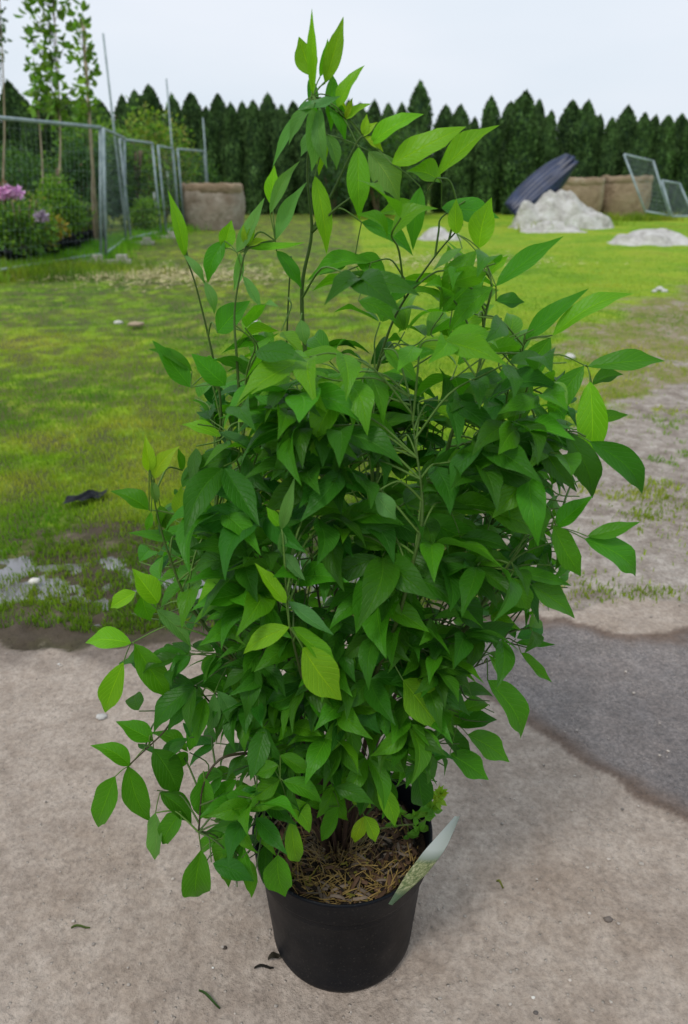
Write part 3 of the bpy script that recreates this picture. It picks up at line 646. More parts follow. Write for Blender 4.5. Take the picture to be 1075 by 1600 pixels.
pole((329, 352), (317, 184), F0.y-.15, 'shortest slender steel pole, behind the left burlap bag')
# loose pipe lying along the fence foot
mb = MB(); tube(mb, [G(80, 428)+Vector((0, 0, .05)), G(155, 407)+Vector((-.0, -.12, .06)), G(196, 384)+Vector((0, -.15, .05))], .028, 8)
tag(mb.build('metal_pipe', M['galv'], off=tuple(G(155, 407))), 'grey pipe lying in the grass along the foot of the fence', 'pipe')
pot_n = 0
def nursery_pot(c, r, h, label, cat='plant pot'):
    mb = MB(); lathe(mb, [(.001, .002), (r*.82, .002), (r*.96, h*.85), (r, h*.86), (r*1.02, h), (r*.95, h), (r*.93, h*.86), (.001, h*.84)], 20, (c[0], c[1], 0))
    return mb, r
# plants behind the fence
def fpos(px, Y): v = P(px, 380, Y); v.z = 0; return v
items = [ # px, Y, w, h, n, size, cols, label
 (20, 15.5, 1.6, 1.7, 2400, .09, G3+G1, 'dark green shrub behind the near fence panel at the left edge'),
 (75, 17.5, 1.9, 2.1, 2600, .09, G1+G3, 'mid green shrub behind the slender tree trunks'),
 (125, 18.5, 1.8, 2.2, 2500, .1, G3, 'dark shrub behind the nearest fence post'),
 (165, 20, 1.6, 2.3, 2400, .09, G3, 'dark shrub between the two nearest fence posts'),
 (215, 20.5, 1.8, 2.7, 3200, .1, G2+G1, 'bright green climber heaped over the fence right of the tallest pole'),
 (232, 22.5, 2.6, 3.1, 3400, .11, GY+G2, 'yellow-green bush top bulging over the fence'),
 (262, 23.5, 1.8, 2.6, 2400, .1, G1+G2, 'leafy green bush left of the middle pole'),
 (300, 26, 2.2, 2.1, 2200, .1, G1+G3, 'low green bush behind the far fence panels'),
 (232, 18.8, .9, .9, 1000, .08, G2, 'small bright green bush at the fence foot between second and third posts'),
 (-20, 13.2, 1.4, 1.3, 1600, .08, G1, 'green shrub just past the left frame edge'),
 (-90, 15.5, 2.2, 2.2, 2400, .1, G3, 'big dark shrub outside the left frame edge'),
]
for k, (px, Y, w, h, n, sz, cols, lab) in enumerate(items):
    c = fpos(px, Y); bush(px, 380, Y, w, h, n, sz, cols, lab, seed=30+k, group='nursery plants behind the fence')
c0 = [(22, 11.9, .7, .85, G2, 'low bright green potted plant at the left behind the fence'), (56, 12.6, .8, 1.0, G2+GY, 'lime green potted plant left of the slender trunk'), (76, 12.9, .5, .75, [(.6, .42, .05), (.5, .36, .04), (.2, .22, .04)], 'potted plant with orange-yellow leaves behind the near fence panel'),
      (112, 14.0, .75, .95, G2, 'green potted plant between the orange one and the fence post'), (-6, 12.9, .5, 1.2, [(.3, .1, .06), (.22, .12, .05), (.1, .14, .04)], 'reddish leaved potted shrub at the left edge'), (140, 16.2, .7, .8, GY, 'yellowish potted plant just behind the nearest fence post'), (92, 13.8, .9, 1.3, G2, 'upright bright green potted shrub behind the slender trunk')]
for k, (px, Y, w, h, cols, lab) in enumerate(c0):
    c = fpos(px, Y); root = empty('potted_plant', c, lab, 'potted plant', 'nursery plants behind the fence')
    r = .17; mb, _ = nursery_pot(c, r, .3, ''); mb.build('pot', M['pot'], root)
    mb = MB(); rr = random.Random(k)
    for j in range(6): tube(mb, [Vector((c.x, c.y, .25)), Vector((c.x+rr.uniform(-.3, .3)*w, c.y+rr.uniform(-.3, .3)*w, h*.8))], .006, 4)
    mb.build('stem', M['bark'], root)
    mb = MB()
    for j in range(4): leafcloud(mb, (c.x+rr.uniform(-.22, .22)*w, c.y+rr.uniform(-.2, .2)*w, .3+(h-.3)*rr.uniform(.35, .75)), w*.35, w*.3, (h-.3)*.42, 330, .07, cols, 70+k*5+j)
    mb.build('foliage', M['bgleaf'], root, smooth=False)
# row of black nursery pots along the fence
for k, (px, Y, r, lab) in enumerate([(102, 14.6, .2, 'black nursery pot, leftmost of the three behind the near fence post'), (122, 15.1, .22, 'large black nursery pot in the middle of the three behind the fence'), (150, 16.0, .2, 'black nursery pot right of the nearest fence post')]):
    c = fpos(px, Y); mb, _ = nursery_pot(c, r, .34, ''); root = empty('nursery_pot', c, lab, 'plant pot', 'black pots behind the fence'); mb.build('pot', M['pot'], root)
    mb = MB(); rr = random.Random(k+50)
    for j in range(5): tube(mb, [Vector((c.x+rr.uniform(-.1, .1), c.y+rr.uniform(-.1, .1), .28)), Vector((c.x+rr.uniform(-.2, .2), c.y+rr.uniform(-.15, .15), .9))], .006, 4)
    mb.build('stem', M['bark'], root)
    mb = MB(); leafcloud(mb, (c.x, c.y, .75), .28, .25, .32, 300, .06, G3, 190+k); mb.build('foliage', M['bgleaf'], root, smooth=False)
# flowering rhododendron: pink-violet trusses
c = fpos(36, 11.9); root = empty('flowering_shrub', c, 'shrub with pink-violet flower heads behind the fence at far left', 'flowering shrub')
mb = MB()
for j in range(5): tube(mb, [c, Vector((c.x+random.uniform(-.3, .3), c.y+random.uniform(-.2, .2), 1.0))], .01, 5)
mb.build('stem', M['bark'], root)
mb = MB(); leafcloud(mb, (c.x+.05, c.y, .62), .42, .3, .42, 520, .09, G1+G2, 201, lump=.8); mb.build('foliage', M['bgleaf'], root, smooth=False)
for (dx, dz, col) in ((.1, 1.13, (.85, .46, .72)), (.2, 1.11, (.85, .5, .76)), (.0, 1.1, (.8, .4, .66)), (-.22, 1.15, (.75, .22, .25)), (.5, .8, (.5, .4, .5))):
    mb = MB(); leafcloud(mb, (c.x+dx, c.y-.4, dz),   .085, .07, .065, 150, .05, [col, (col[0]*.8, col[1]*.7, col[2]*.9)], int(dx*100)+300, shell=.2); mb.build('flower_head', M['petal'], root, smooth=False)
# white plant tags among them
for k, (px, py, Y) in enumerate([(65, 358, 13.7), (102, 358, 14.6), (112, 312, 15.6), (262, 272, 21), (241, 305, 18.9)]):
    p = P(px, py, Y); mb = MB(); box(mb, p, .06, .006, .13, (.75, .76, .78), Matrix.Rotation(.3*k, 3, 'Z')); tube(mb, [p-Vector((0, 0, .06)), Vector((p.x, p.y, max(.2, p.z-.5)))], .004, 4, (.75, .76, .78))
    tag(mb.build('plant_tag', M['petal'], off=tuple(p), smooth=False), ['white plant tag beside the orange-leaved plant', 'white plant tag right of the orange-leaved plant', 'pale tag on the bright green shrub behind the trunk', 'white tag on the bush by the middle pole', 'white tag in the climber near the third fence post'][k], 'plant tag')
# slender leafy nursery trees with stakes
def slender(pb, pt, Y, label, crown, n, stake=None, size=.16, cols=None, rt=.032):
    b = P(*pb, Y); b.z = 0; t = P(*pt, Y); root = empty('young_tree', b, label, 'tree', 'slender young trees behind the fence'); rr = random.Random(int(pb[0]))
    mid = b.lerp(t, .5)+Vector((.04, 0, 0)); path = smooth_path([b, b.lerp(t, .25)+Vector((-.02, 0, 0)), mid, t]); mb = MB(); tube(mb, path, [rt*(1-.8*i/(len(path)-1)) for i in range(len(path))], 8); mb.build('trunk', M['wood'], root)
    mb = MB()
    for (x0, x1, y0, y1, nn) in crown:
        for j in range(nn):
            y = rr.uniform(y0, y1); xx = rr.uniform(x0, x1); yy = Y+rr.uniform(-.3, .3); p = P(xx, y, yy)
            leafcloud(mb, p, .11, .12, .13, rr.randint(3, 5), size, cols or G2+[(.16, .27, .04)], rr.randint(0, 9999), shell=.1)
            if j % 2 == 0:
                f = min(1, max(.3, (p.z-.3)/t.z)); a = b.lerp(t, f); tube(mb, [a, p], .006, 4, (.1, .08, .05))
    mb.build('crown', M['bgleaf'], root, smooth=False)
    if stake:
        mb = MB(); sb = P(*stake[0], Y-.1); sb.z = 0; tube(mb, [sb, P(*stake[1], Y-.1)], .03, 7); mb.build('stake', M['wood'], root)
slender((97, 384), (80, -60), 14.3, 'slender young tree with a leafy crown, tallest behind the near fence panel', [(50, 104, -60, 60, 36), (46, 104, 60, 125, 20), (44, 96, 95, 165, 10), (72, 118, 118, 185, 14)], 60)
slender((150, 380), (128, 25), 15.6, 'narrow young tree with leaves close to its pale stem, left of the tallest pole', [(116, 136, 15, 100, 16), (122, 142, 100, 175, 12), (118, 150, 160, 215, 14)], 40, stake=((152, 380), (130, 40)))
slender((70, 384), (52, 90), 14.6, 'thin young tree with a bare lower stem, left of the tallest leafy one', [(44, 66, 92, 165, 13), (55, 85, 140, 190, 9)], 20, size=.13)
slender((8, 384), (-4, -80), 14.9, 'young tree with small leaves cut off by the left edge of the photo', [(-25, 6, -80, 105, 60)], 40, size=.1, cols=G1)
# broad foliage mass above the rail behind
bush(150, 380, 22, 1.9, 3.2, 2600, .12, G1+G2, 'green bush rising above the fence rail behind the narrow tree', seed=61, group='nursery plants behind the fence')

# ------------------------------------------------------------------ burlap bags
def bag(px0, px1, ytop, ybase, label, mat, seed):
    a, b = G(px0, ybase), G(px1, ybase); c = (a+b)/2; Rr = (b-a).length/2; c = Vector((c.x, c.y+Rr*.9, 0)); H = P((px0+px1)/2, ytop, c.y-Rr*.6).z
    root = empty('bulk_bag', c, label, 'bulk bag', 'burlap bulk bags')
    mb = MB(); n, m = 56, 22; vs = []
    for i in range(m):
        t = i/(m-1)
        for k in range(n):
            an = 2*math.pi*k/n; ca, sa = math.cos(an), math.sin(an)
            q = (abs(ca)**3.2+abs(sa)**3.2)**(-1/3.2)*(.93+.09*math.sin(t*math.pi))
            q *= 1+.035*noise.noise(Vector((ca*2.2, sa*2.2, t*2+seed)))+.02*noise.noise(Vector((ca*7, sa*7, t*2.5+seed)))
            z = t*H*(1+.04*noise.noise(Vector((ca*2, sa*2, seed)))*t)
            vs.append((c.x+Rr*q*ca, c.y+Rr*q*sa, z))
    fs = [(i*n+k, i*n+(k+1) % n, (i+1)*n+(k+1) % n, (i+1)*n+k) for i in range(m-1) for k in range(n)]
    mb.add(vs, fs); mb.build('sack', M[mat], root)
    # folded rim
    mb = MB(); vs = []; prof = [(1.0, -.17), (1.035, -.15), (1.045, -.06), (1.03, .0), (.98, .03), (.9, .0), (.86, -.1)]
    for (pr, pz) in prof:
        for k in range(n):
            an = 2*math.pi*k/n; ca, sa = math.cos(an), math.sin(an); q = (abs(ca)**3.2+abs(sa)**3.2)**(-1/3.2)*.95*pr
            q *= 1+.035*noise.noise(Vector((ca*2.2, sa*2.2, 2+seed)))
            w = noise.noise(Vector((ca*3.5, sa*3.5, seed+5+pz)))
            vs.append((c.x+Rr*q*ca*(1+.02*w), c.y+Rr*q*sa*(1+.02*w), H+pz*(1.3 if pz < -.05 else 1)+.06*w))
    mb.add(vs, [(i*n+k, i*n+(k+1) % n, (i+1)*n+(k+1) % n, (i+1)*n+k) for i in range(len(prof)-1) for k in range(n)]); mb.build('folded_rim', M['burlap'], root)
    mb = MB(); vs = [(c.x, c.y, H+.05)]
    for j in (1, 2, 3):
        for k in range(24):
            an = 2*math.pi*k/24; vs.append((c.x+Rr*.3*j*math.cos(an), c.y+Rr*.3*j*math.sin(an), H-.03+.07*noise.noise(Vector((math.cos(an)*j*2, math.sin(an)*j*2, seed)))))
    fs = [(0, 1+k, 1+(k+1) % 24) for k in range(24)] + [(1+j*24+k, 1+(j+1)*24+k, 1+(j+1)*24+(k+1) % 24, 1+j*24+(k+1) % 24) for j in range(2) for k in range(24)]
    mb.add(vs, fs); mb.build('fill', M['soil'], root)
bag(284, 377, 289, 360, 'tan and grey burlap bulk bag standing alone by the left fence', 'burlap_grey', 1)
bag(876, 944, 279, 340, 'left of the two brown burlap bulk bags, half behind the blue shells', 'burlap', 2)
bag(943, 1019, 276, 338, 'right of the two brown burlap bulk bags, beside the leaning mesh panel', 'burlap', 3)

# ------------------------------------------------------------------ dark blue nested shells leaning on the bags
def shell(a, b, w, dep, label, th=.03):
    a, b = Vector(a), Vector(b); L = b-a; d = L.normalized(); side = d.cross(Vector((0, 1, 0))).normalized(); nrm = Vector((0, -1, 0)); nrm = (nrm-d*nrm.dot(d)).normalized(); side = d.cross(nrm).normalized()
    mb = MB(); n, m = 17, 24; vs = []
    for lay in (0, 1):
        for i in range(m):
            t = i/(m-1); ww = w*(math.sin(math.pi*(.06+.88*t)))**.75; cv = math.sin(math.pi*t)*dep*.7
            for k in range(n):
                s = (k/(n-1)*2-1); bulge = dep*math.cos(s*math.pi/2)
                p = a+L*t + side*(s*ww/2) + nrm*(bulge+.015*math.sin(k*1.9)-lay*th) + side*cv*.35
                vs.append(p)
    fs = []
    for lay in (0, 1):
        o = lay*n*m
        for i in range(m-1):
            for k in range(n-1):
                q = (o+i*n+k, o+i*n+k+1, o+(i+1)*n+k+1, o+(i+1)*n+k); fs.append(q if lay == 0 else q[::-1])
    o = n*m
    for i in range(m-1): fs += [(i*n, (i+1)*n, o+(i+1)*n, o+i*n), (i*n+n-1, o+i*n+n-1, o+(i+1)*n+n-1, (i+1)*n+n-1)]
    for k in range(n-1): fs += [(k, o+k, o+k+1, k+1), ((m-1)*n+k, (m-1)*n+k+1, o+(m-1)*n+k+1, o+(m-1)*n+k)]
    mb.add(vs, fs); return tag(mb.build('plastic_shell', M['blue'], off=(a.x, a.y, 0)), label, 'plastic shell', 'dark blue plastic shells leaning together')
YB = 22.2
for k, (pa, pb, w, lab) in enumerate([((800, 336), (898, 254), .62, 'front curved dark blue shell of the nested stack leaning by the bags'), ((796, 331), (893, 247), .6, 'second dark blue shell, nested just behind the front one'), ((793, 327), (886, 244), .58, 'third dark blue shell, its tip showing above the second'), ((790, 323), (872, 250), .5, 'rearmost short dark blue shell at the left of the nested stack')]):
    shell(P(*pa, YB+.1*k), P(*pb, YB+.35+.1*k), w, .24, lab)

# ------------------------------------------------------------------ crumpled fleece heaps
def heap(pxs, yb, ytop, label, seed, depth=1.0, bumps=8):
    a, b = G(pxs[0], yb), G(pxs[1], yb); c = (a+b)/2; L = (b-a).length; Y = c.y+depth*.5; c = Vector((c.x, Y, 0)); H = P((pxs[0]+pxs[1])/2, ytop, Y).z
    rr = random.Random(seed); bl = [(rr.uniform(-.4, .4), rr.uniform(-.3, .3), rr.uniform(.12, .24), rr.uniform(.35, .75)) for _ in range(bumps)]+[(-.1, .05, .24, 1.0), (.05, .1, .18, .95)]
    nx, ny = 110, 60; vs = []; HH = np.zeros((nx, ny)); XY = {}
    for i in range(nx):
        for j in range(ny):
            x, y = i/(nx-1)-.5, j/(ny-1)-.5; h = .08; wx_ = noise.noise(Vector((x*7+seed, y*7, 2)))*.05
            for bx, by, br, bh in bl:
                q2 = ((x+wx_-bx)/br)**2+((y+wx_-by)/(br*1.5))**2
                if q2 < 1.6: h = max(h, bh*max(0, 1-q2/1.6)**.8)
            v1 = max(0, 1-abs(noise.noise(Vector(((x+wx_)*7+seed, (y-wx_)*4+x*3, 1.3))))*5); v2 = max(0, 1-abs(noise.noise(Vector(((x-wx_)*14+seed, y*9-x*6, 4.3))))*4)
            e = max(0, 1-((x/.5)**4+(y/.5)**4)); h = max(.02, h*(1-.16*v1)-.035*v2+.03)*min(1, e*1.8)
            q = 1+.12*noise.noise(Vector((x*6, y*6, seed)))
            HH[i, j] = h*H; XY[i, j] = (c.x+x*L*q, c.y+y*depth*q, .03*e-.01)
    for _ in range(12): HH[1:-1, 1:-1] = HH[1:-1, 1:-1]*.4+.15*(HH[:-2, 1:-1]+HH[2:, 1:-1]+HH[1:-1, :-2]+HH[1:-1, 2:])
    for i in range(nx):
        for j in range(ny):
            x, y = i/(nx-1)-.5, j/(ny-1)-.5; a = XY[i, j]; f = noise.noise(Vector((x*11+y*5+seed, y*4-x*3, .7)))
            vs.append((a[0], a[1], max(0, HH[i, j]*(1.08+.12*f))+a[2]))
    mb = MB(); mb.add(vs, [(i*ny+j, (i+1)*ny+j, (i+1)*ny+j+1, i*ny+j+1) for i in range(nx-1) for j in range(ny-1)])
    return tag(mb.build('fleece_heap', M['fleece'], off=tuple(c)), label, 'fabric heap')
heap((805, 968), 358, 300, 'large heap of crumpled white fleece in front of the blue shells', 5, 1.3, 7)
heap((964, 1130), 384, 360, 'crumpled grey-white fleece lying on the grass at the right edge', 8, 1.1, 6)
heap((818, 925), 364, 347, 'flat fold of white fleece spread before the large heap', 12, .7, 5)
heap((655, 722), 376, 357, 'small low piece of white fleece seen between the right leaves of the shrub', 15, .8, 4)
for px, n, s in (((935, 352), 500, .3), ((1010, 345), 900, .5), ((850, 362), 300, .3), ((945, 345), 500, .3)):
    c = G(*px); x = c.x+rng.normal(0, s, n); y = c.y+rng.normal(0, .15, n); o = blades('tall_grass', x, y, .08, .32, .008, grass_cols(x, y)*.8, 0)
# leaning mesh panels at right
def quad_panel(pts, Y0, Y1, label):
    a, b, c, d = [P(p[0], p[1], y) for p, y in zip(pts, (Y0, Y0, Y1, Y1))]      # bottom-left, bottom-right, top-right, top-left
    a.z = max(a.z, .02); b.z = max(b.z, .02)
    root = empty('mesh_fence', ((a+b)/2), label, 'fence', 'mesh panels stacked at the right'); mb = MB()
    for p, q in ((a, b), (b, c), (c, d), (d, a)): tube(mb, [p, q], .028, 8)
    mb.build('frame', M['galv'], root); mb = MB()
    for k in range(1, 22): t = k/22; tube(mb, [a.lerp(b, t), d.lerp(c, t)], .0025, 3, cap=False)
    for k in range(1, 12): t = k/12; tube(mb, [a.lerp(d, t), b.lerp(c, t)], .0025, 3, cap=False)
    mb.build('wire_mesh', M['galv'], root)
quad_panel([(1008, 330), (1046, 337), (1021, 252), (975, 241)], 22.3, 22.9, 'tall wire mesh panel leaning beside the right burlap bag')
quad_panel([(1050, 338), (1084, 338), (1062, 287), (1034, 282)], 22.0, 22.5, 'short wire mesh panel leaning at the right frame edge')

# ================================================================== the potted shrub
YP = .985
pot_c = Vector((P(535, 1400, YP).x, YP-.014, .012))
shrub = empty('potted_shrub', pot_c, 'leafy green shrub with pinnate leaves growing in a black plastic pot on the concrete', 'potted shrub')
mb = MB(); H = .266
prof = [(.001, .0), (.112, .0), (.118, .004), (.1215, .014), (.1225, .03), (.139, H*.80), (.1405, H*.81), (.1455, H*.815), (.147, H*.83), (.149, H*.985), (.1505, H*.995), (.1500, H+.003), (.1475, H+.004), (.1455, H), (.1435, H*.9), (.140, H*.8), (.128, H*.45)]
lathe(mb, [(a*KP*(1.02 if b < .05 else 1), b) for a, b in prof], 96, pot_c); pot = mb.build('pot', M['pot'], shrub)
mb = MB(); vs = [(pot_c.x, pot_c.y, pot_c.z+H*.86)]; SZ = pot_c.z+H*.84
def soil_z(x, y): return SZ + .012*noise.noise(Vector((x*25, y*25, 3)))+.006*noise.noise(Vector((x*70, y*70, 1)))+.012*math.exp(-(x*x+y*y)/.004)
rings = 26; seg = 64
vs = [(pot_c.x, pot_c.y, soil_z(0, 0))]
for j in range(1, rings+1):
    for k in range(seg):
        a = 2*math.pi*k/seg; r = .1405*KP*j/rings; x, y = r*math.cos(a), r*math.sin(a); vs.append((pot_c.x+x, pot_c.y+y, soil_z(x, y)))
fs = [(0, 1+k, 1+(k+1) % seg) for k in range(seg)]+[(1+j*seg+k, 1+(j+1)*seg+k, 1+(j+1)*seg+(k+1) % seg, 1+j*seg+(k+1) % seg) for j in range(rings-1) for k in range(seg)]
mb.add(vs, fs); mb.build('soil', M['soil'], shrub)
# mulch: bark chips, straw and moss crumbs
mb = MB(); rr = random.Random(4)
def strip(mb, p, d, l, w, col, up=Vector((0, 0, 1)), bend=.0):
    sd = d.cross(up); sd = sd.normalized() if sd.length > .01 else Vector((1, 0, 0)); n2 = sd.cross(d).normalized(); vs = []
    for i in range(4):
        t = i/3; q = p+d*l*t+n2*bend*l*math.sin(math.pi*t); ww = w*(.5+.5*math.sin(math.pi*(.15+.7*t)))
        vs += [q-sd*ww/2, q+n2*w*.35, q+sd*ww/2]
    mb.add(vs, [(i*3+j, i*3+j+1, (i+1)*3+j+1, (i+1)*3+j) for i in range(3) for j in range(2)], col)
for i in range(2100):
    r = .128*KP*math.sqrt(rr.random()); a = rr.uniform(0, 6.283); x, y = r*math.cos(a), r*math.sin(a); p = Vector((pot_c.x+x, pot_c.y+y, soil_z(x, y)+rr.uniform(.0, .008)))
    b = rr.uniform(0, 6.283) if r < .1 else a+rr.choice((-1, 1))*rr.uniform(1.4, 2.6); d = Vector((math.cos(b), math.sin(b), rr.uniform(-.1, .35))).normalized(); q = rr.random()
    front = y < -.035; k = rr.uniform(.6, 1.2)
    if q < (.5 if front else .22): col = (.34*k, .23*k, .075*k); l, w = rr.uniform(.012, .04), rr.uniform(.0012, .0026)
    elif q < .62: col = (.13*k, .075*k, .045*k); l, w = rr.uniform(.008, .026), rr.uniform(.003, .009)
    elif q < .72: col = (.22*k, .17*k, .13*k); l, w = rr.uniform(.01, .03), rr.uniform(.003, .008)
    elif q < .82 and front: col = (.2*k, .19*k, .03*k); l, w = rr.uniform(.006, .014), rr.uniform(.002, .005)
    else: col = (.02*k, .014*k, .01*k); l, w = rr.uniform(.008, .02), rr.uniform(.004, .009)
    strip(mb, p, d, l, w, col, bend=rr.uniform(-.1, .15))
for i in range(150):                                   # dry stalks leaning round the stem foot
    a = rr.uniform(0, 6.283); r = abs(rr.gauss(.025, .02)); x, y = r*math.cos(a)-.008, r*math.sin(a)-.02; p = Vector((pot_c.x+x, pot_c.y+y, soil_z(x, y)))
    d = Vector((math.cos(a)*rr.uniform(.1, .8), math.sin(a)*rr.uniform(.1, .8), rr.uniform(.5, 1.2))).normalized(); k = rr.uniform(.4, 1.1)
    strip(mb, p, d, rr.uniform(.03, .085), rr.uniform(.001, .0022), (.38*k, .29*k, .15*k), bend=rr.uniform(-.1, .1))
mu = mb.build('mulch', M['straw'], shrub, smooth=False)
mb = MB()
for (x, y, r, c) in ((.055, .02, .0035, (.6, .58, .5)), (.075, -.045, .0045, (.45, .43, .25)), (-.02, -.035, .003, (.5, .47, .3))): pebble(mb, (pot_c.x+x, pot_c.y+y, soil_z(x, y)+.006), r, c, .9)


# --- stems, defined through photo pixels and real depths
BR = (.05, .028, .02); BG = (.07, .09, .025); GR = (.10, .2, .03)
SB = Vector((pot_c.x-.006, pot_c.y-.012, SZ))
stems = []   # each: list of 3D points
def stem_def(pts, dx=0, dy=0): stems.append(smooth_path([SB+Vector((dx, dy, 0))]+[P(x, y, YP+d) for x, y, d in pts], 6))
stem_def([(528, 1150, .0), (528, 1000, .0), (520, 860, .02), (500, 720, .02), (478, 560, .02), (472, 450, .02), (487, 363, .01), (480, 270, .0), (487, 180, -.01)], 0, 0)      # 0 main
stem_def([(560, 1130, .03), (590, 980, .05), (585, 820, .06), (580, 680, .06), (585, 600, .06), (600, 540, .05), (625, 480, .04), (680, 400, .02), (722, 352, .01)], .01, .006)       # 1
stem_def([(580, 1120, -.02), (640, 950, -.03), (680, 800, -.03), (705, 680, -.03), (745, 590, -.03), (757, 500, -.02), (768, 445, -.02), (752, 395, -.02)], .014, -.004)     # 2
stem_def([(500, 1120, .03), (470, 980, .05), (450, 820, .05), (448, 700, .05), (447, 590, .05), (450, 480, .04), (455, 400, .03)], -.006, .008)               # 3
stem_def([(480, 1100, -.03), (430, 980, -.05), (400, 820, -.05), (380, 680, -.04), (370, 560, -.04), (367, 480, -.03), (385, 380, -.03)], -.012, -.004)         # 4
stem_def([(470, 1120, .0), (400, 1000, .0), (340, 900, .0), (340, 760, .02), (345, 640, .02), (333, 560, .02), (307, 450, .01), (289, 398, .0)], -.012, .002)      # 5
stem_def([(470, 1150, -.06), (380, 1050, -.1), (300, 950, -.12), (265, 870, -.12), (245, 800, -.12), (234, 735, -.12)], -.014, -.008)                     # 6
stem_def([(600, 1120, .08), (700, 960, .12), (760, 840, .13), (790, 740, .13), (815, 640, .12), (818, 540, .1), (862, 524, .09)], .012, .01)                   # 7
stem_def([(620, 1130, -.05), (700, 1020, -.1), (770, 920, -.13), (820, 850, -.14), (870, 822, -.14)], .016, -.006)                                       # 8
stem_def([(450, 1180, -.02), (370, 1120, -.08), (300, 1100, -.13), (250, 1150, -.15), (200, 1197, -.16)], -.014, -.01)                                   # 9
stem_def([(620, 1180, .0), (690, 1100, .0), (730, 1050, .0), (770, 1030, .0)], .016, .0)                                                                # 10
stem_def([(430, 1200, -.1), (360, 1180, -.16), (320, 1220, -.18), (310, 1300, -.19)], -.014, -.012)                                                      # 11
stem_def([(500, 1150, -.1), (470, 1050, -.18), (450, 960, -.2), (446, 900, -.21)], -.004, -.016)                                                          # 12
stem_def([(560, 1130, -.09), (610, 1000, -.16), (640, 900, -.18), (660, 800, -.17), (650, 700, -.14), (640, 620, -.12)], .006, -.014)                            # 13
stem_def([(520, 1130, .1), (500, 950, .18), (480, 800, .2), (520, 680, .2)], .0, .014)                                                            # 14
stem_def([(600, 1130, .12), (660, 980, .2), (680, 840, .22), (660, 720, .2)], .008, .014)                                                          # 15
stem_def([(692, 735, -.03), (790, 692, -.08), (885, 674, -.1), (920, 685, -.1)], .016, .0)
# branch 16 should start from stem 2, not from the soil
stems[16] = smooth_path([stems[2][20]]+[P(x, y, YP+d) for x, y, d in [(740, 712, -.05), (790, 692, -.08), (885, 674, -.1), (915, 682, -.1)]], 6)
stems.append(smooth_path([stems[0][42]]+[P(x, y, YP+d) for x, y, d in [(530, 322, -.01), (590, 282, -.02)]], 6))
stems.append(smooth_path([stems[0][42]]+[P(x, y, YP+d) for x, y, d in [(520, 300, .0), (557, 224, -.01), (570, 212, -.01)]], 6))
NS = len(stems)
SR = [.0052, .0042, .0045, .0037, .004, .0038, .0034, .0038, .004, .0038, .0036, .0034, .0034, .0042, .004, .004, .0022, .0022, .0024]
allp = [(np.array([p[:] for p in s])) for s in stems]
def nearest(p, up=.0):
    best = (9, 0, 0)
    for i, a in enumerate(allp):
        dd = a-np.array(p[:]); w = np.sqrt((dd**2).sum(1))+np.maximum(0, dd[:, 2]-up)*1.2+np.maximum(0, SZ+.12-a[:, 2])*2
        j = int(w.argmin())
        if w[j] < best[0]: best = (float(w[j]), i, j)
    return best
FOL = [MB() for _ in range(NS)]; YOUNG = [MB() for _ in range(NS)]; TW = [MB() for _ in range(NS)]
CAM = Vector((0, 0, CH))
LCOL = {'D': (.036, .145, .008), 'M': (.066, .245, .009), 'L': (.165, .40, .014), 'Y': (.24, .42, .018), 'P': (.13, .30, .075), 'B': (.035, .16, .012)}  # D is the leaf green with shade put into the colour
def leaf(mb, p0, p1, w, nh, col, fold=.25, bend=.12, wave=.0, back=False, asym=0, seed=0, cr=(-1.0, .15)):
    ax = p1-p0; L = ax.length; d = ax.normalized(); n = (nh-d*nh.dot(d)); n = n.normalized() if n.length > 1e-4 else frame(d)[0]; s = d.cross(n).normalized()
    vs, uv, cc = [], [], []; NT = 13; U = (-1, -.55, -.2, 0, .2, .55, 1)
    bow = random.uniform(-.05, .05) if cr[0] > -.6 else random.uniform(-.1, .1); curl = random.uniform(*cr); k = random.uniform(.85, 1.18); hue = random.uniform(-.15, .2)
    for i in range(NT):
        t = i/(NT-1); sh = math.sin(math.pi*min(.999, t**.84))**.9 * (1-.16*t)*1.07
        if t > .66: sh *= 1-.62*((t-.66)/.34)*(1.25-(t-.66)/.34)
        if i == 0: sh = .03
        if i == NT-1: sh = .0
        b = bend*L*math.sin(math.pi*t)*1.0
        c = p0+ax*t+n*b+s*(bow*L*math.sin(math.pi*t))+n*(curl*L*max(0, t-.6)**2)
        for u in U:
            rz = abs(u)*sh*w/2; f = fold*(1+asym*u)
            wv = wave*w*math.sin(t*8+u*2+seed)*u*u*sh*min(1, (1-t)*2.2)
            q = c+s*(u*sh*w/2*math.cos(f))+n*(rz*math.sin(f)+wv)
            vs.append(q); uv.append((u, t)); cc.append((col[0]*k*(1+hue), col[1]*k, col[2]*k*(1-hue)))
    m = len(U); fs = []
    for i in range(NT-1):
        for j in range(m-1):
            q = (i*m+j, i*m+j+1, (i+1)*m+j+1, (i+1)*m+j); fs.append(q if not back else q[::-1])
    mb.add(vs, fs, cc, uv)
def petiole(mb, pts, r0=.0012, r1=.0008, col=GR):
    pp = smooth_path(pts, 4); tube(mb, pp, [r0+(r1-r0)*i/(len(pp)-1) for i in range(len(pp))], 5, col, cap=False)
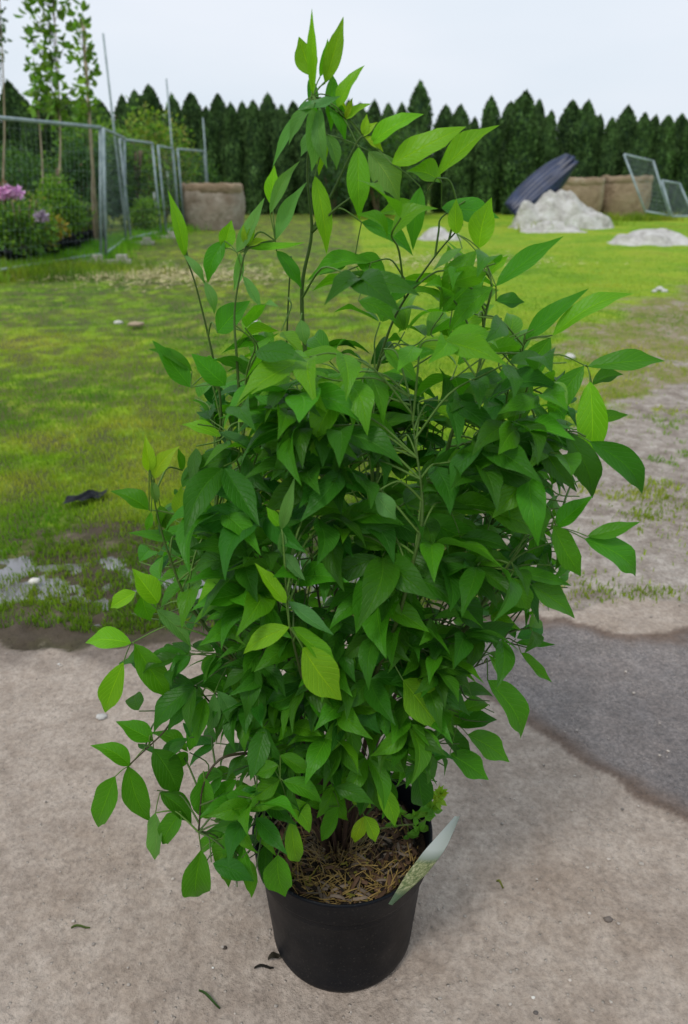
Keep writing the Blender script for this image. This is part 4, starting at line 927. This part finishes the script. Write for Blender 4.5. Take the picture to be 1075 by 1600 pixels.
# --- explicit leaflets read off the photograph: base px, tip px, width px, depth base, depth tip, type
E = []
def X(bx, by, tx, ty, w, c='M', d=0.0, dt=0.0, **k): E.append((bx, by, tx, ty, w, c, d, d+dt, k))
X(489, 150, 487, 12, 26, 'L', -.01, fold=.7); X(508, 130, 537, 25, 34, 'L', .0); X(487, 118, 467, 56, 46, 'L', .01, bend=-.1); X(527, 168, 568, 100, 34, 'L', -.01)
X(480, 163, 425, 262, 22, 'P', -.02, back=1); X(487, 168, 488, 268, 40, 'P', -.02, back=1); X(520, 118, 517, 206, 30, 'M', .01); X(510, 210, 527, 265, 30, 'P', 0)
X(500, 168, 511, 264, 30, 'P', -.02); X(492, 162, 452, 228, 26, 'P', -.03, back=1); X(515, 150, 540, 222, 28, 'M', .0); X(505, 200, 498, 275, 26, 'L', .01); X(466, 170, 533, 150, 26, 'P', -.03); X(484, 120, 500, 200, 28, 'M', .01); X(500, 120, 512, 60, 22, 'L', .01); X(488, 200, 470, 245, 24, 'P', .0)
X(540, 186, 580, 160, 20, 'Y', -.01); X(540, 186, 551, 152, 14, 'Y', -.01); X(540, 186, 532, 150, 12, 'Y', 0); X(578, 226, 662, 176, 40, 'L', -.01); X(568, 212, 573, 178, 18, 'Y', -.01); X(570, 214, 600, 237, 20, 'Y', -.01)
X(565, 214, 590, 190, 14, 'Y', -.01); X(612, 256, 728, 195, 52, 'L', -.02); X(682, 278, 781, 194, 46, 'L', -.03); X(560, 230, 562, 345, 44, 'L', -.01); X(576, 236, 626, 316, 54, 'P', .0, fold=.1)
X(690, 285, 636, 268, 46, 'L', -.01); X(657, 292, 645, 392, 34, 'M', -.02); X(565, 347, 648, 397, 42, 'M', 0); X(655, 322, 588, 335, 32, 'L', .01); X(492, 275, 512, 398, 36, 'L', .0)
X(430, 376, 477, 283, 32, 'P', -.01, back=1); X(422, 334, 467, 250, 24, 'P', -.01, back=1); X(426, 322, 429, 258, 30, 'L', 0); X(370, 394, 413, 308, 28, 'P', -.03, back=1)
X(289, 402, 262, 296, 26, 'L', 0, fold=.4); X(287, 398, 322, 446, 18, 'P', 0); X(320, 440, 336, 492, 20, 'P', .0); X(350, 376, 325, 442, 32, 'M', -.02); X(350, 388, 362, 344, 32, 'L', -.02)
X(375, 395, 365, 456, 20, 'P', -.03); X(380, 432, 409, 484, 22, 'P', -.03); X(385, 385, 398, 345, 14, 'Y', -.03); X(385, 385, 380, 350, 12, 'Y', -.03); X(388, 386, 420, 376, 14, 'Y', -.03)
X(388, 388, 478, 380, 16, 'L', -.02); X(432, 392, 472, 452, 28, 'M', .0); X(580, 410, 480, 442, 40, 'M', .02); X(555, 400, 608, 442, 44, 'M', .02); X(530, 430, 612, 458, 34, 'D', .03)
X(714, 366, 713, 310, 28, 'L', -.01); X(748, 388, 768, 308, 50, 'L', -.01); X(690, 325, 782, 338, 50, 'M', .02, fold=.1); X(722, 388, 676, 424, 18, 'P', -.03, back=1)
X(775, 447, 881, 371, 42, 'M', -.03); X(744, 392, 684, 485, 46, 'M', -.02); X(770, 448, 697, 522, 40, 'M', -.03); X(775, 470, 820, 472, 34, 'B', .0); X(760, 430, 795, 400, 30, 'L', 0)
X(820, 532, 920, 450, 40, 'M', .1); X(864, 524, 990, 456, 46, 'L', .09); X(860, 528, 804, 625, 46, 'M', .06); X(918, 573, 1040, 563, 44, 'M', .07); X(912, 572, 856, 670, 44, 'M', .05)
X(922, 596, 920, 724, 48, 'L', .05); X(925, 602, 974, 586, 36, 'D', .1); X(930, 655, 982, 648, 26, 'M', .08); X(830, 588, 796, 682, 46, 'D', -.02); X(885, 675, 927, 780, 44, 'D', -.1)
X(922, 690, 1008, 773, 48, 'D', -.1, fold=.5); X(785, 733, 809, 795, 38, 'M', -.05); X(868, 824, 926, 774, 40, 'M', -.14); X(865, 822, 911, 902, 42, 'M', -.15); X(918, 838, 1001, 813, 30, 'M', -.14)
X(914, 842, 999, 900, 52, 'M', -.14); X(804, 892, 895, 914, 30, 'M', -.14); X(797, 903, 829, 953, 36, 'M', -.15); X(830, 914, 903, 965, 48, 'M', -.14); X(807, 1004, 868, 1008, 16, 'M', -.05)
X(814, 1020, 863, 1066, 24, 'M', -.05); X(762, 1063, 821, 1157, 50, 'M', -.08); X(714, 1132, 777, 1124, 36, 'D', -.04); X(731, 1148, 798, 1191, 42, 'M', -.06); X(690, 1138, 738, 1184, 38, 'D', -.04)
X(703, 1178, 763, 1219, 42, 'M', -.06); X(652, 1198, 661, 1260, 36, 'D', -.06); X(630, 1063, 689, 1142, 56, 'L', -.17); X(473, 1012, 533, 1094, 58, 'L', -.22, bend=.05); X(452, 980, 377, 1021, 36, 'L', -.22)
X(455, 980, 533, 1047, 36, 'L', -.21); X(450, 940, 523, 992, 28, 'P', -.2); X(447, 942, 399, 879, 30, 'L', -.22); X(360, 903, 307, 947, 38, 'L', -.14); X(205, 1005, 132, 1003, 42, 'L', -.13)
X(193, 1035, 162, 1117, 36, 'L', -.14); X(210, 1006, 269, 1095, 44, 'M', -.14); X(245, 952, 301, 1012, 30, 'P', -.12); X(239, 1156, 182, 1126, 38, 'M', -.15); X(203, 1196, 142, 1164, 36, 'M', -.16)
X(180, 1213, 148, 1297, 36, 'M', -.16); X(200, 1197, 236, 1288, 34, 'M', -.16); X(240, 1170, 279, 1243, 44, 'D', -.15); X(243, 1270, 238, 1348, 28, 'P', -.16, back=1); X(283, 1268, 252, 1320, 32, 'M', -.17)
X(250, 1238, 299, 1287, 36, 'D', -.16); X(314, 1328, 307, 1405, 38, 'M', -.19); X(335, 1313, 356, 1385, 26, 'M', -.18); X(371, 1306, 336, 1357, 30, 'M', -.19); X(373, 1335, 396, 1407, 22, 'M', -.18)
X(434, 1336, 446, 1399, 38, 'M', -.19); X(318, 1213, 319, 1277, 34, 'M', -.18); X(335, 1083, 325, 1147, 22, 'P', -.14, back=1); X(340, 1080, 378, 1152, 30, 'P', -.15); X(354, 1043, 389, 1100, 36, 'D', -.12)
X(233, 737, 227, 680, 26, 'Y', -.12); X(240, 747, 278, 697, 28, 'Y', -.12); X(238, 752, 246, 787, 18, 'P', -.12); X(233, 797, 172, 768, 40, 'M', -.12); X(277, 842, 199, 832, 22, 'M', -.1)
X(277, 805, 284, 758, 24, 'Y', -.11); X(283, 806, 323, 786, 22, 'Y', -.11); X(283, 808, 314, 813, 16, 'Y', -.11); X(236, 800, 229, 830, 12, 'M', -.12); X(250, 790, 262, 830, 26, 'M', -.1)
X(298, 605, 239, 530, 40, 'M', .0); X(300, 580, 231, 545, 26, 'M', .01); X(345, 682, 284, 662, 28, 'L', .0); X(285, 735, 278, 700, 16, 'M', -.05); X(420, 645, 370, 657, 42, 'L', -.08)
X(443, 643, 481, 710, 34, 'P', -.12); X(440, 827, 461, 744, 20, 'P', -.2, back=1); X(437, 822, 416, 792, 22, 'L', -.2); X(440, 828, 443, 870, 18, 'P', -.2, back=1); X(444, 865, 477, 907, 24, 'P', -.2)
X(247, 942, 206, 888, 44, 'L', -.13); X(212, 925, 171, 950, 30, 'L', -.12); X(222, 930, 235, 970, 34, 'M', -.1); X(440, 620, 389, 538, 42, 'M', -.02); X(352, 602, 299, 552, 48, 'M', -.02)
X(438, 1218, 394, 1252, 32, 'M', -.2); X(442, 1220, 503, 1254, 32, 'M', -.2); X(435, 1196, 396, 1209, 28, 'M', -.2); X(438, 1180, 482, 1208, 30, 'M', -.2); X(447, 1246, 485, 1302, 28, 'L', -.19); X(455, 1280, 468, 1350, 22, 'L', -.18)
X(570, 1275, 554, 1318, 18, 'Y', -.1); X(570, 1275, 589, 1319, 22, 'Y', -.1); X(590, 1223, 617, 1292, 24, 'L', -.12); X(530, 1260, 499, 1316, 26, 'M', -.12); X(500, 1262, 470, 1240, 20, 'M', -.1); X(548, 1230, 580, 1262, 30, 'L', -.05)
X(585, 770, 620, 812, 34, 'P', -.18); X(640, 560, 700, 545, 30, 'M', -.0); X(500, 590, 580, 620, 34, 'M', 0); X(600, 545, 655, 600, 34, 'M', -.05); X(620, 690, 560, 640, 30, 'M', -.1); X(700, 720, 760, 715, 34, 'M', -.1)
X(680, 640, 730, 655, 32, 'L', -.1); X(560, 470, 620, 505, 38, 'M', .0); X(470, 500, 478, 540, 26, 'P', .0); X(610, 470, 660, 440, 28, 'M', .03); X(340, 520, 392, 470, 46, 'M', 0); X(545, 400, 500, 430, 30, 'M', .04)
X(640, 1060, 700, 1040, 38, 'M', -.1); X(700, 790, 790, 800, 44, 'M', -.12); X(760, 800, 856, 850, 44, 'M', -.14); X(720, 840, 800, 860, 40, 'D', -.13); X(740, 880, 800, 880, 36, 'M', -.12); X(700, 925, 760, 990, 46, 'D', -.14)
X(760, 710, 880, 740, 44, 'L', -.1); X(800, 730, 850, 790, 40, 'M', -.08); X(830, 700, 880, 712, 30, 'L', -.08)
def add_explicit(e):
    bx, by, tx, ty, w, c, d, dt, k = e
    p0 = P(bx, by, YP+d); p1 = P(tx, ty, YP+dt); pxs = math.hypot(tx-bx, ty-by); sc = (p1-p0).length/pxs
    _, si, j = nearest(p0, -.01); k = dict(k); back = k.pop('back', 0)
    view = (CAM-p0).normalized(); nh = view*.75+Vector((0, 0, .6))+Vector((random.uniform(-.3, .3), 0, random.uniform(-.1, .2)))
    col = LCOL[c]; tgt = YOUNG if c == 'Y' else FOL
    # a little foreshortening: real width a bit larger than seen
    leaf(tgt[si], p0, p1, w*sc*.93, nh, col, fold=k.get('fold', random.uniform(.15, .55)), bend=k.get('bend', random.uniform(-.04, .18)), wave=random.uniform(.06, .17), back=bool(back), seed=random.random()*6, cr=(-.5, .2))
    return p0, si, j
bases = []
for e in E: bases.append(add_explicit(e))
# petioles for explicit leaflets: join to nearest neighbour base (compound leaf) or to the stem
used = []
for (p0, si, j) in bases:
    a = stems[si][j]; best = None
    for q in used:
        if (q-p0).length < .055: best = q; break
    if best is not None:
        if (best-p0).length > .004: petiole(TW[si], [p0, (p0+best)/2+Vector((0, 0, .002)), best], .0008, .0008)
    else:
        m_ = a.lerp(p0, .55)+Vector((0, 0, .012+.12*(a-p0).length)); petiole(TW[si], [a, a.lerp(m_, .5)+Vector((0, 0, .004)), m_, p0], .0016, .0009)
    used.append(p0)
# --- filling foliage: compound leaves through the crown volume
prof_lr = [(200, 475, 515), (260, 470, 570), (330, 480, 690), (400, 470, 745), (450, 450, 770), (500, 400, 800), (550, 335, 850), (600, 315, 885), (650, 320, 900), (700, 330, 900), (760, 290, 900), (820, 255, 860), (880, 240, 860), (930, 235, 865), (1000, 225, 820), (1060, 215, 785), (1110, 215, 750), (1160, 220, 725), (1210, 250, 690), (1260, 280, 640), (1300, 305, 540), (1340, 330, 450), (1370, 345, 440)]
def lr(y):
    ys_ = [p[0] for p in prof_lr]; return np.interp(y, ys_, [p[1] for p in prof_lr]), np.interp(y, ys_, [p[2] for p in prof_lr])
def dens(x, y):
    if y < 330: return .02
    if y < 400: return .12 if x > 600 else .03
    if y < 520: return .15 if x > 470 else .04
    if y < 580: return .48 if x > 430 else .4
    if y < 930: return 1.0
    if y < 1130: return 1.0 if 400 < x < 690 else .62
    if y < 1250: return 1.0 if 400 < x < 620 else .65
    return .6
rr = random.Random(21); cnt = 0; tries = 0
while cnt < 500 and tries < 40000:
    tries += 1; y = rr.uniform(220, 1365); l_, r_ = lr(y); x = rr.uniform(l_, r_); low = cnt % 7 == 0
    if low: y = rr.uniform(960, 1235); x = rr.uniform(390, 650)
    if rr.random() > dens(x, y): continue
    cx = (l_+r_)/2; hw = (r_-l_)/2; xn = (x-cx)/max(hw, 1); dr = min(.27, hw*.00095*.95)*math.sqrt(max(.02, 1-xn*xn)); d_ = rr.uniform(-1, 1); d_ = max(-.12, math.copysign(abs(d_)**.7, d_)*dr)
    if 480 < y < 1000 and cnt % 3 == 0: d_ = abs(d_)*.8+.03
    if low: d_ = -rr.uniform(.03, .13)
    if y > 1230 and x > 425: continue
    if y > 1240: d_ = -rr.uniform(.12, .2)
    C = P(x, y, YP+d_)
    if C.z < .36 and (abs(C.x-pot_c.x) < .16 and abs(C.y-pot_c.y) < .15): continue
    _, si, j = nearest(C, -.03); j = max(2, min(len(stems[si])-1, j+rr.randint(-5, 4))); A = stems[si][j]; o = C-A
    if o.length > (.24 if y < 1000 else .15): continue
    cnt += 1
    out_ = Vector((C.x-pot_c.x, C.y-pot_c.y, 0)); out_ = out_.normalized() if out_.length > .02 else Vector((rr.uniform(-1, 1), rr.uniform(-1, 1), 0)).normalized()
    hi = max(0, min(1, (620-y)/300))
    dirv = (o.normalized()*.5+out_*.8+Vector((rr.uniform(-.5, .5), rr.uniform(-.5, .5), rr.uniform(-.35, .35)))).normalized()
    ll = rr.uniform(.07, .1)*(1.0 if y < 950 else .8)
    E1 = C+dirv*.035
    petiole(TW[si], [A, A.lerp(C, .5)+Vector((0, 0, .15*o.length)), C, E1], .0016, .0009, GR if y < 900 else (.07, .13, .03))
    side = dirv.cross(Vector((0, 0, 1))).normalized(); droop = (rr.uniform(-.05, .6) if rr.random() < .7 else rr.uniform(.5, 1.0)) if y > 560 else rr.uniform(-.35, .4)
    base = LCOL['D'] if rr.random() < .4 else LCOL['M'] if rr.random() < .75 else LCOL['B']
    if y < 600 and rr.random() < .6: base = tuple((a+b)/2 for a, b in zip(LCOL['L'], LCOL['M']))
    specs = [(E1, (dirv+Vector((0, 0, -droop))).normalized(), 1.12)]
    for pos, sc in ((E1, 1.0), (C-dirv*.012, .9)):
        for sg in (-1, 1): specs.append((pos, (side*sg+dirv*.6+Vector((0, 0, -droop*rr.uniform(.6, 1.3)))).normalized(), sc*rr.uniform(.85, 1.05)))
    if rr.random() < .55: specs = specs[:3]
    for (pb, dv, sc) in specs:
        nh = Vector((0, 0, 1))*1.0+out_*.45+Vector((rr.uniform(-.9, .9), rr.uniform(-.9, .6), rr.uniform(-.3, .3))); L_ = ll*sc; tip = pb+dv*L_; tx_, ty_ = proj(tip); a_, b_ = lr(ty_)
        if not (a_-14 < tx_ < b_+14) or ty_ > 1385: continue
        if tip.z < .33 and pot_c.x-.14 < tip.x < pot_c.x+.17 and tx_ > 440: continue
        leaf(FOL[si], pb+dv*.003, tip, L_*rr.uniform(.34, .44), nh, base, fold=rr.uniform(.08, .48), bend=rr.uniform(.02, .2), wave=rr.uniform(.04, .14), seed=rr.random()*6)
for i in range(NS):
    s_ = stems[i]; n = len(s_); mb = MB(); cols = []
    for k in range(n):
        t = (s_[k].z-SZ)/1.1; w_ = min(1, max(0, (t-.25)/.35)); cols.append(tuple(BR[c]*(1-w_)+GR[c]*.6*w_ for c in range(3)))
    tube(mb, s_, [max(.0011, SR[i]*(1-.8*k/(n-1))) for k in range(n)], 8, cols)
    mb.add(TW[i].v, TW[i].f, TW[i].c, TW[i].uv)
    st = mb.build('stem', M['stem'], shrub)
    if FOL[i].v: FOL[i].build('foliage', M['leaf'], st)
    if YOUNG[i].v: o = YOUNG[i].build('young_leaves', M['leaf'], st); o['label'] = 'yellow-green young leaves at the shoot tip'

# --- small weed growing over the pot edge
wb = Vector((pot_c.x+.03, pot_c.y-.012, SZ+.012)); weed = empty('weed', wb, 'small lime green weed with lobed leaves creeping over the right side of the pot', 'weed')
Yw = YP-.01
wp = smooth_path([wb, P(585, 1298, Yw), P(622, 1290, Yw), P(655, 1286, Yw), P(675, 1268, Yw), P(690, 1245, Yw)], 5)
mb = MB(); tube(mb, wp, [.0022-.0013*i/len(wp) for i in range(len(wp))], 6, (.16, .22, .05)); mb.build('stem', M['stem'], weed)
mb = MB(); rr = random.Random(3)
for px, py, n, l in ((625, 1270, 4, 16), (612, 1288, 3, 12), (648, 1275, 5, 18), (655, 1298, 5, 22), (640, 1308, 3, 14), (675, 1262, 6, 24), (688, 1240, 12, 17), (684, 1248, 8, 18), (668, 1270, 5, 20)):
    b_ = P(px, py, Yw-.004); sc = mpx(Yw)*1.2
    k = min(wp, key=lambda q: (q-b_).length); tube(mb, [k, b_], .0007, 4, (.16, .25, .04), cap=False)
    a0 = rr.uniform(0, 6.28)
    for q in range(n):
        a = a0+6.28*q/n+rr.uniform(-.3, .3); dv = Vector((math.cos(a), rr.uniform(-.5, .2), math.sin(a)*.9+.25)).normalized(); tip = b_+dv*l*sc*rr.uniform(.7, 1.1)
        leaf(mb, b_, tip, l*sc*.5, Vector((rr.uniform(-.3, .3), -.6, .8)), (.26, .42, .03) if px > 680 else (.12, .3, .03), .2, .1, .08)
mb.build('leaves', M['leaf'], weed)
# --- care label stuck in the pot edge: printed plant picture low, white upper half seen edge-on
s = N('label_print'); uvn = s.n('UVMap').outputs[0]; sp = s.n('SeparateXYZ'); s.l(uvn, sp.inputs[0])
pic = s.ramp(s.noise(160, 4, .7), [(.38, (.12, .17, .07)), (.5, (.3, .33, .16)), (.62, (.6, .58, .36))])
edge = s.ramp(sp.outputs[1], [(.1, 0.0), (.2, 1.0), (.46, 1.0), (.52, 0.0)])
cc_ = s.mix(edge, s.ramp(sp.outputs[1], [(.0, (.1, .15, .09)), (.45, (.14, .2, .12)), (.62, (.62, .66, .66))]), pic)
M['label'] = s.set(cc_, .35)
ct, cb = P(716, 1276, YP-.045), P(612, 1414, YP-.19)
cb.z = max(cb.z, pot_c.z+.2); d = (ct-cb); ln = d.length; dn = d.normalized(); viewd = (CAM-cb).normalized(); sd = dn.cross(viewd).normalized(); nn_ = sd.cross(dn)
sdr = (sd*.42+nn_*.9).normalized(); lab_n = dn.cross(sdr).normalized(); vs, uv = [], []
for lay in (0, 1):
    for i in range(13):
        t = i/12; w = .058*min(1, .25+t*2.2) if t < .5 else .058*(1-.75*max(0, t-.62)/.38)
        for k in range(5):
            u = k/4-.5; vs.append(cb+d*t+sdr*u*w+lab_n*(.0004*lay+.004*math.sin(math.pi*t)-.004*(u*u)*2)); uv.append((u+.5, t))
fs = []
for lay in (0, 1):
    for i in range(12):
        for k in range(4):
            q = (lay*65+i*5+k, lay*65+i*5+k+1, lay*65+(i+1)*5+k+1, lay*65+(i+1)*5+k); fs.append(q if lay else q[::-1])
mb = MB(); mb.add(vs, fs, (1, 1, 1), uv); tag(mb.build('plant_label', M['label'], off=tuple(cb)), 'curved plastic plant label with printed plant picture tucked over the right pot rim', 'plant label')
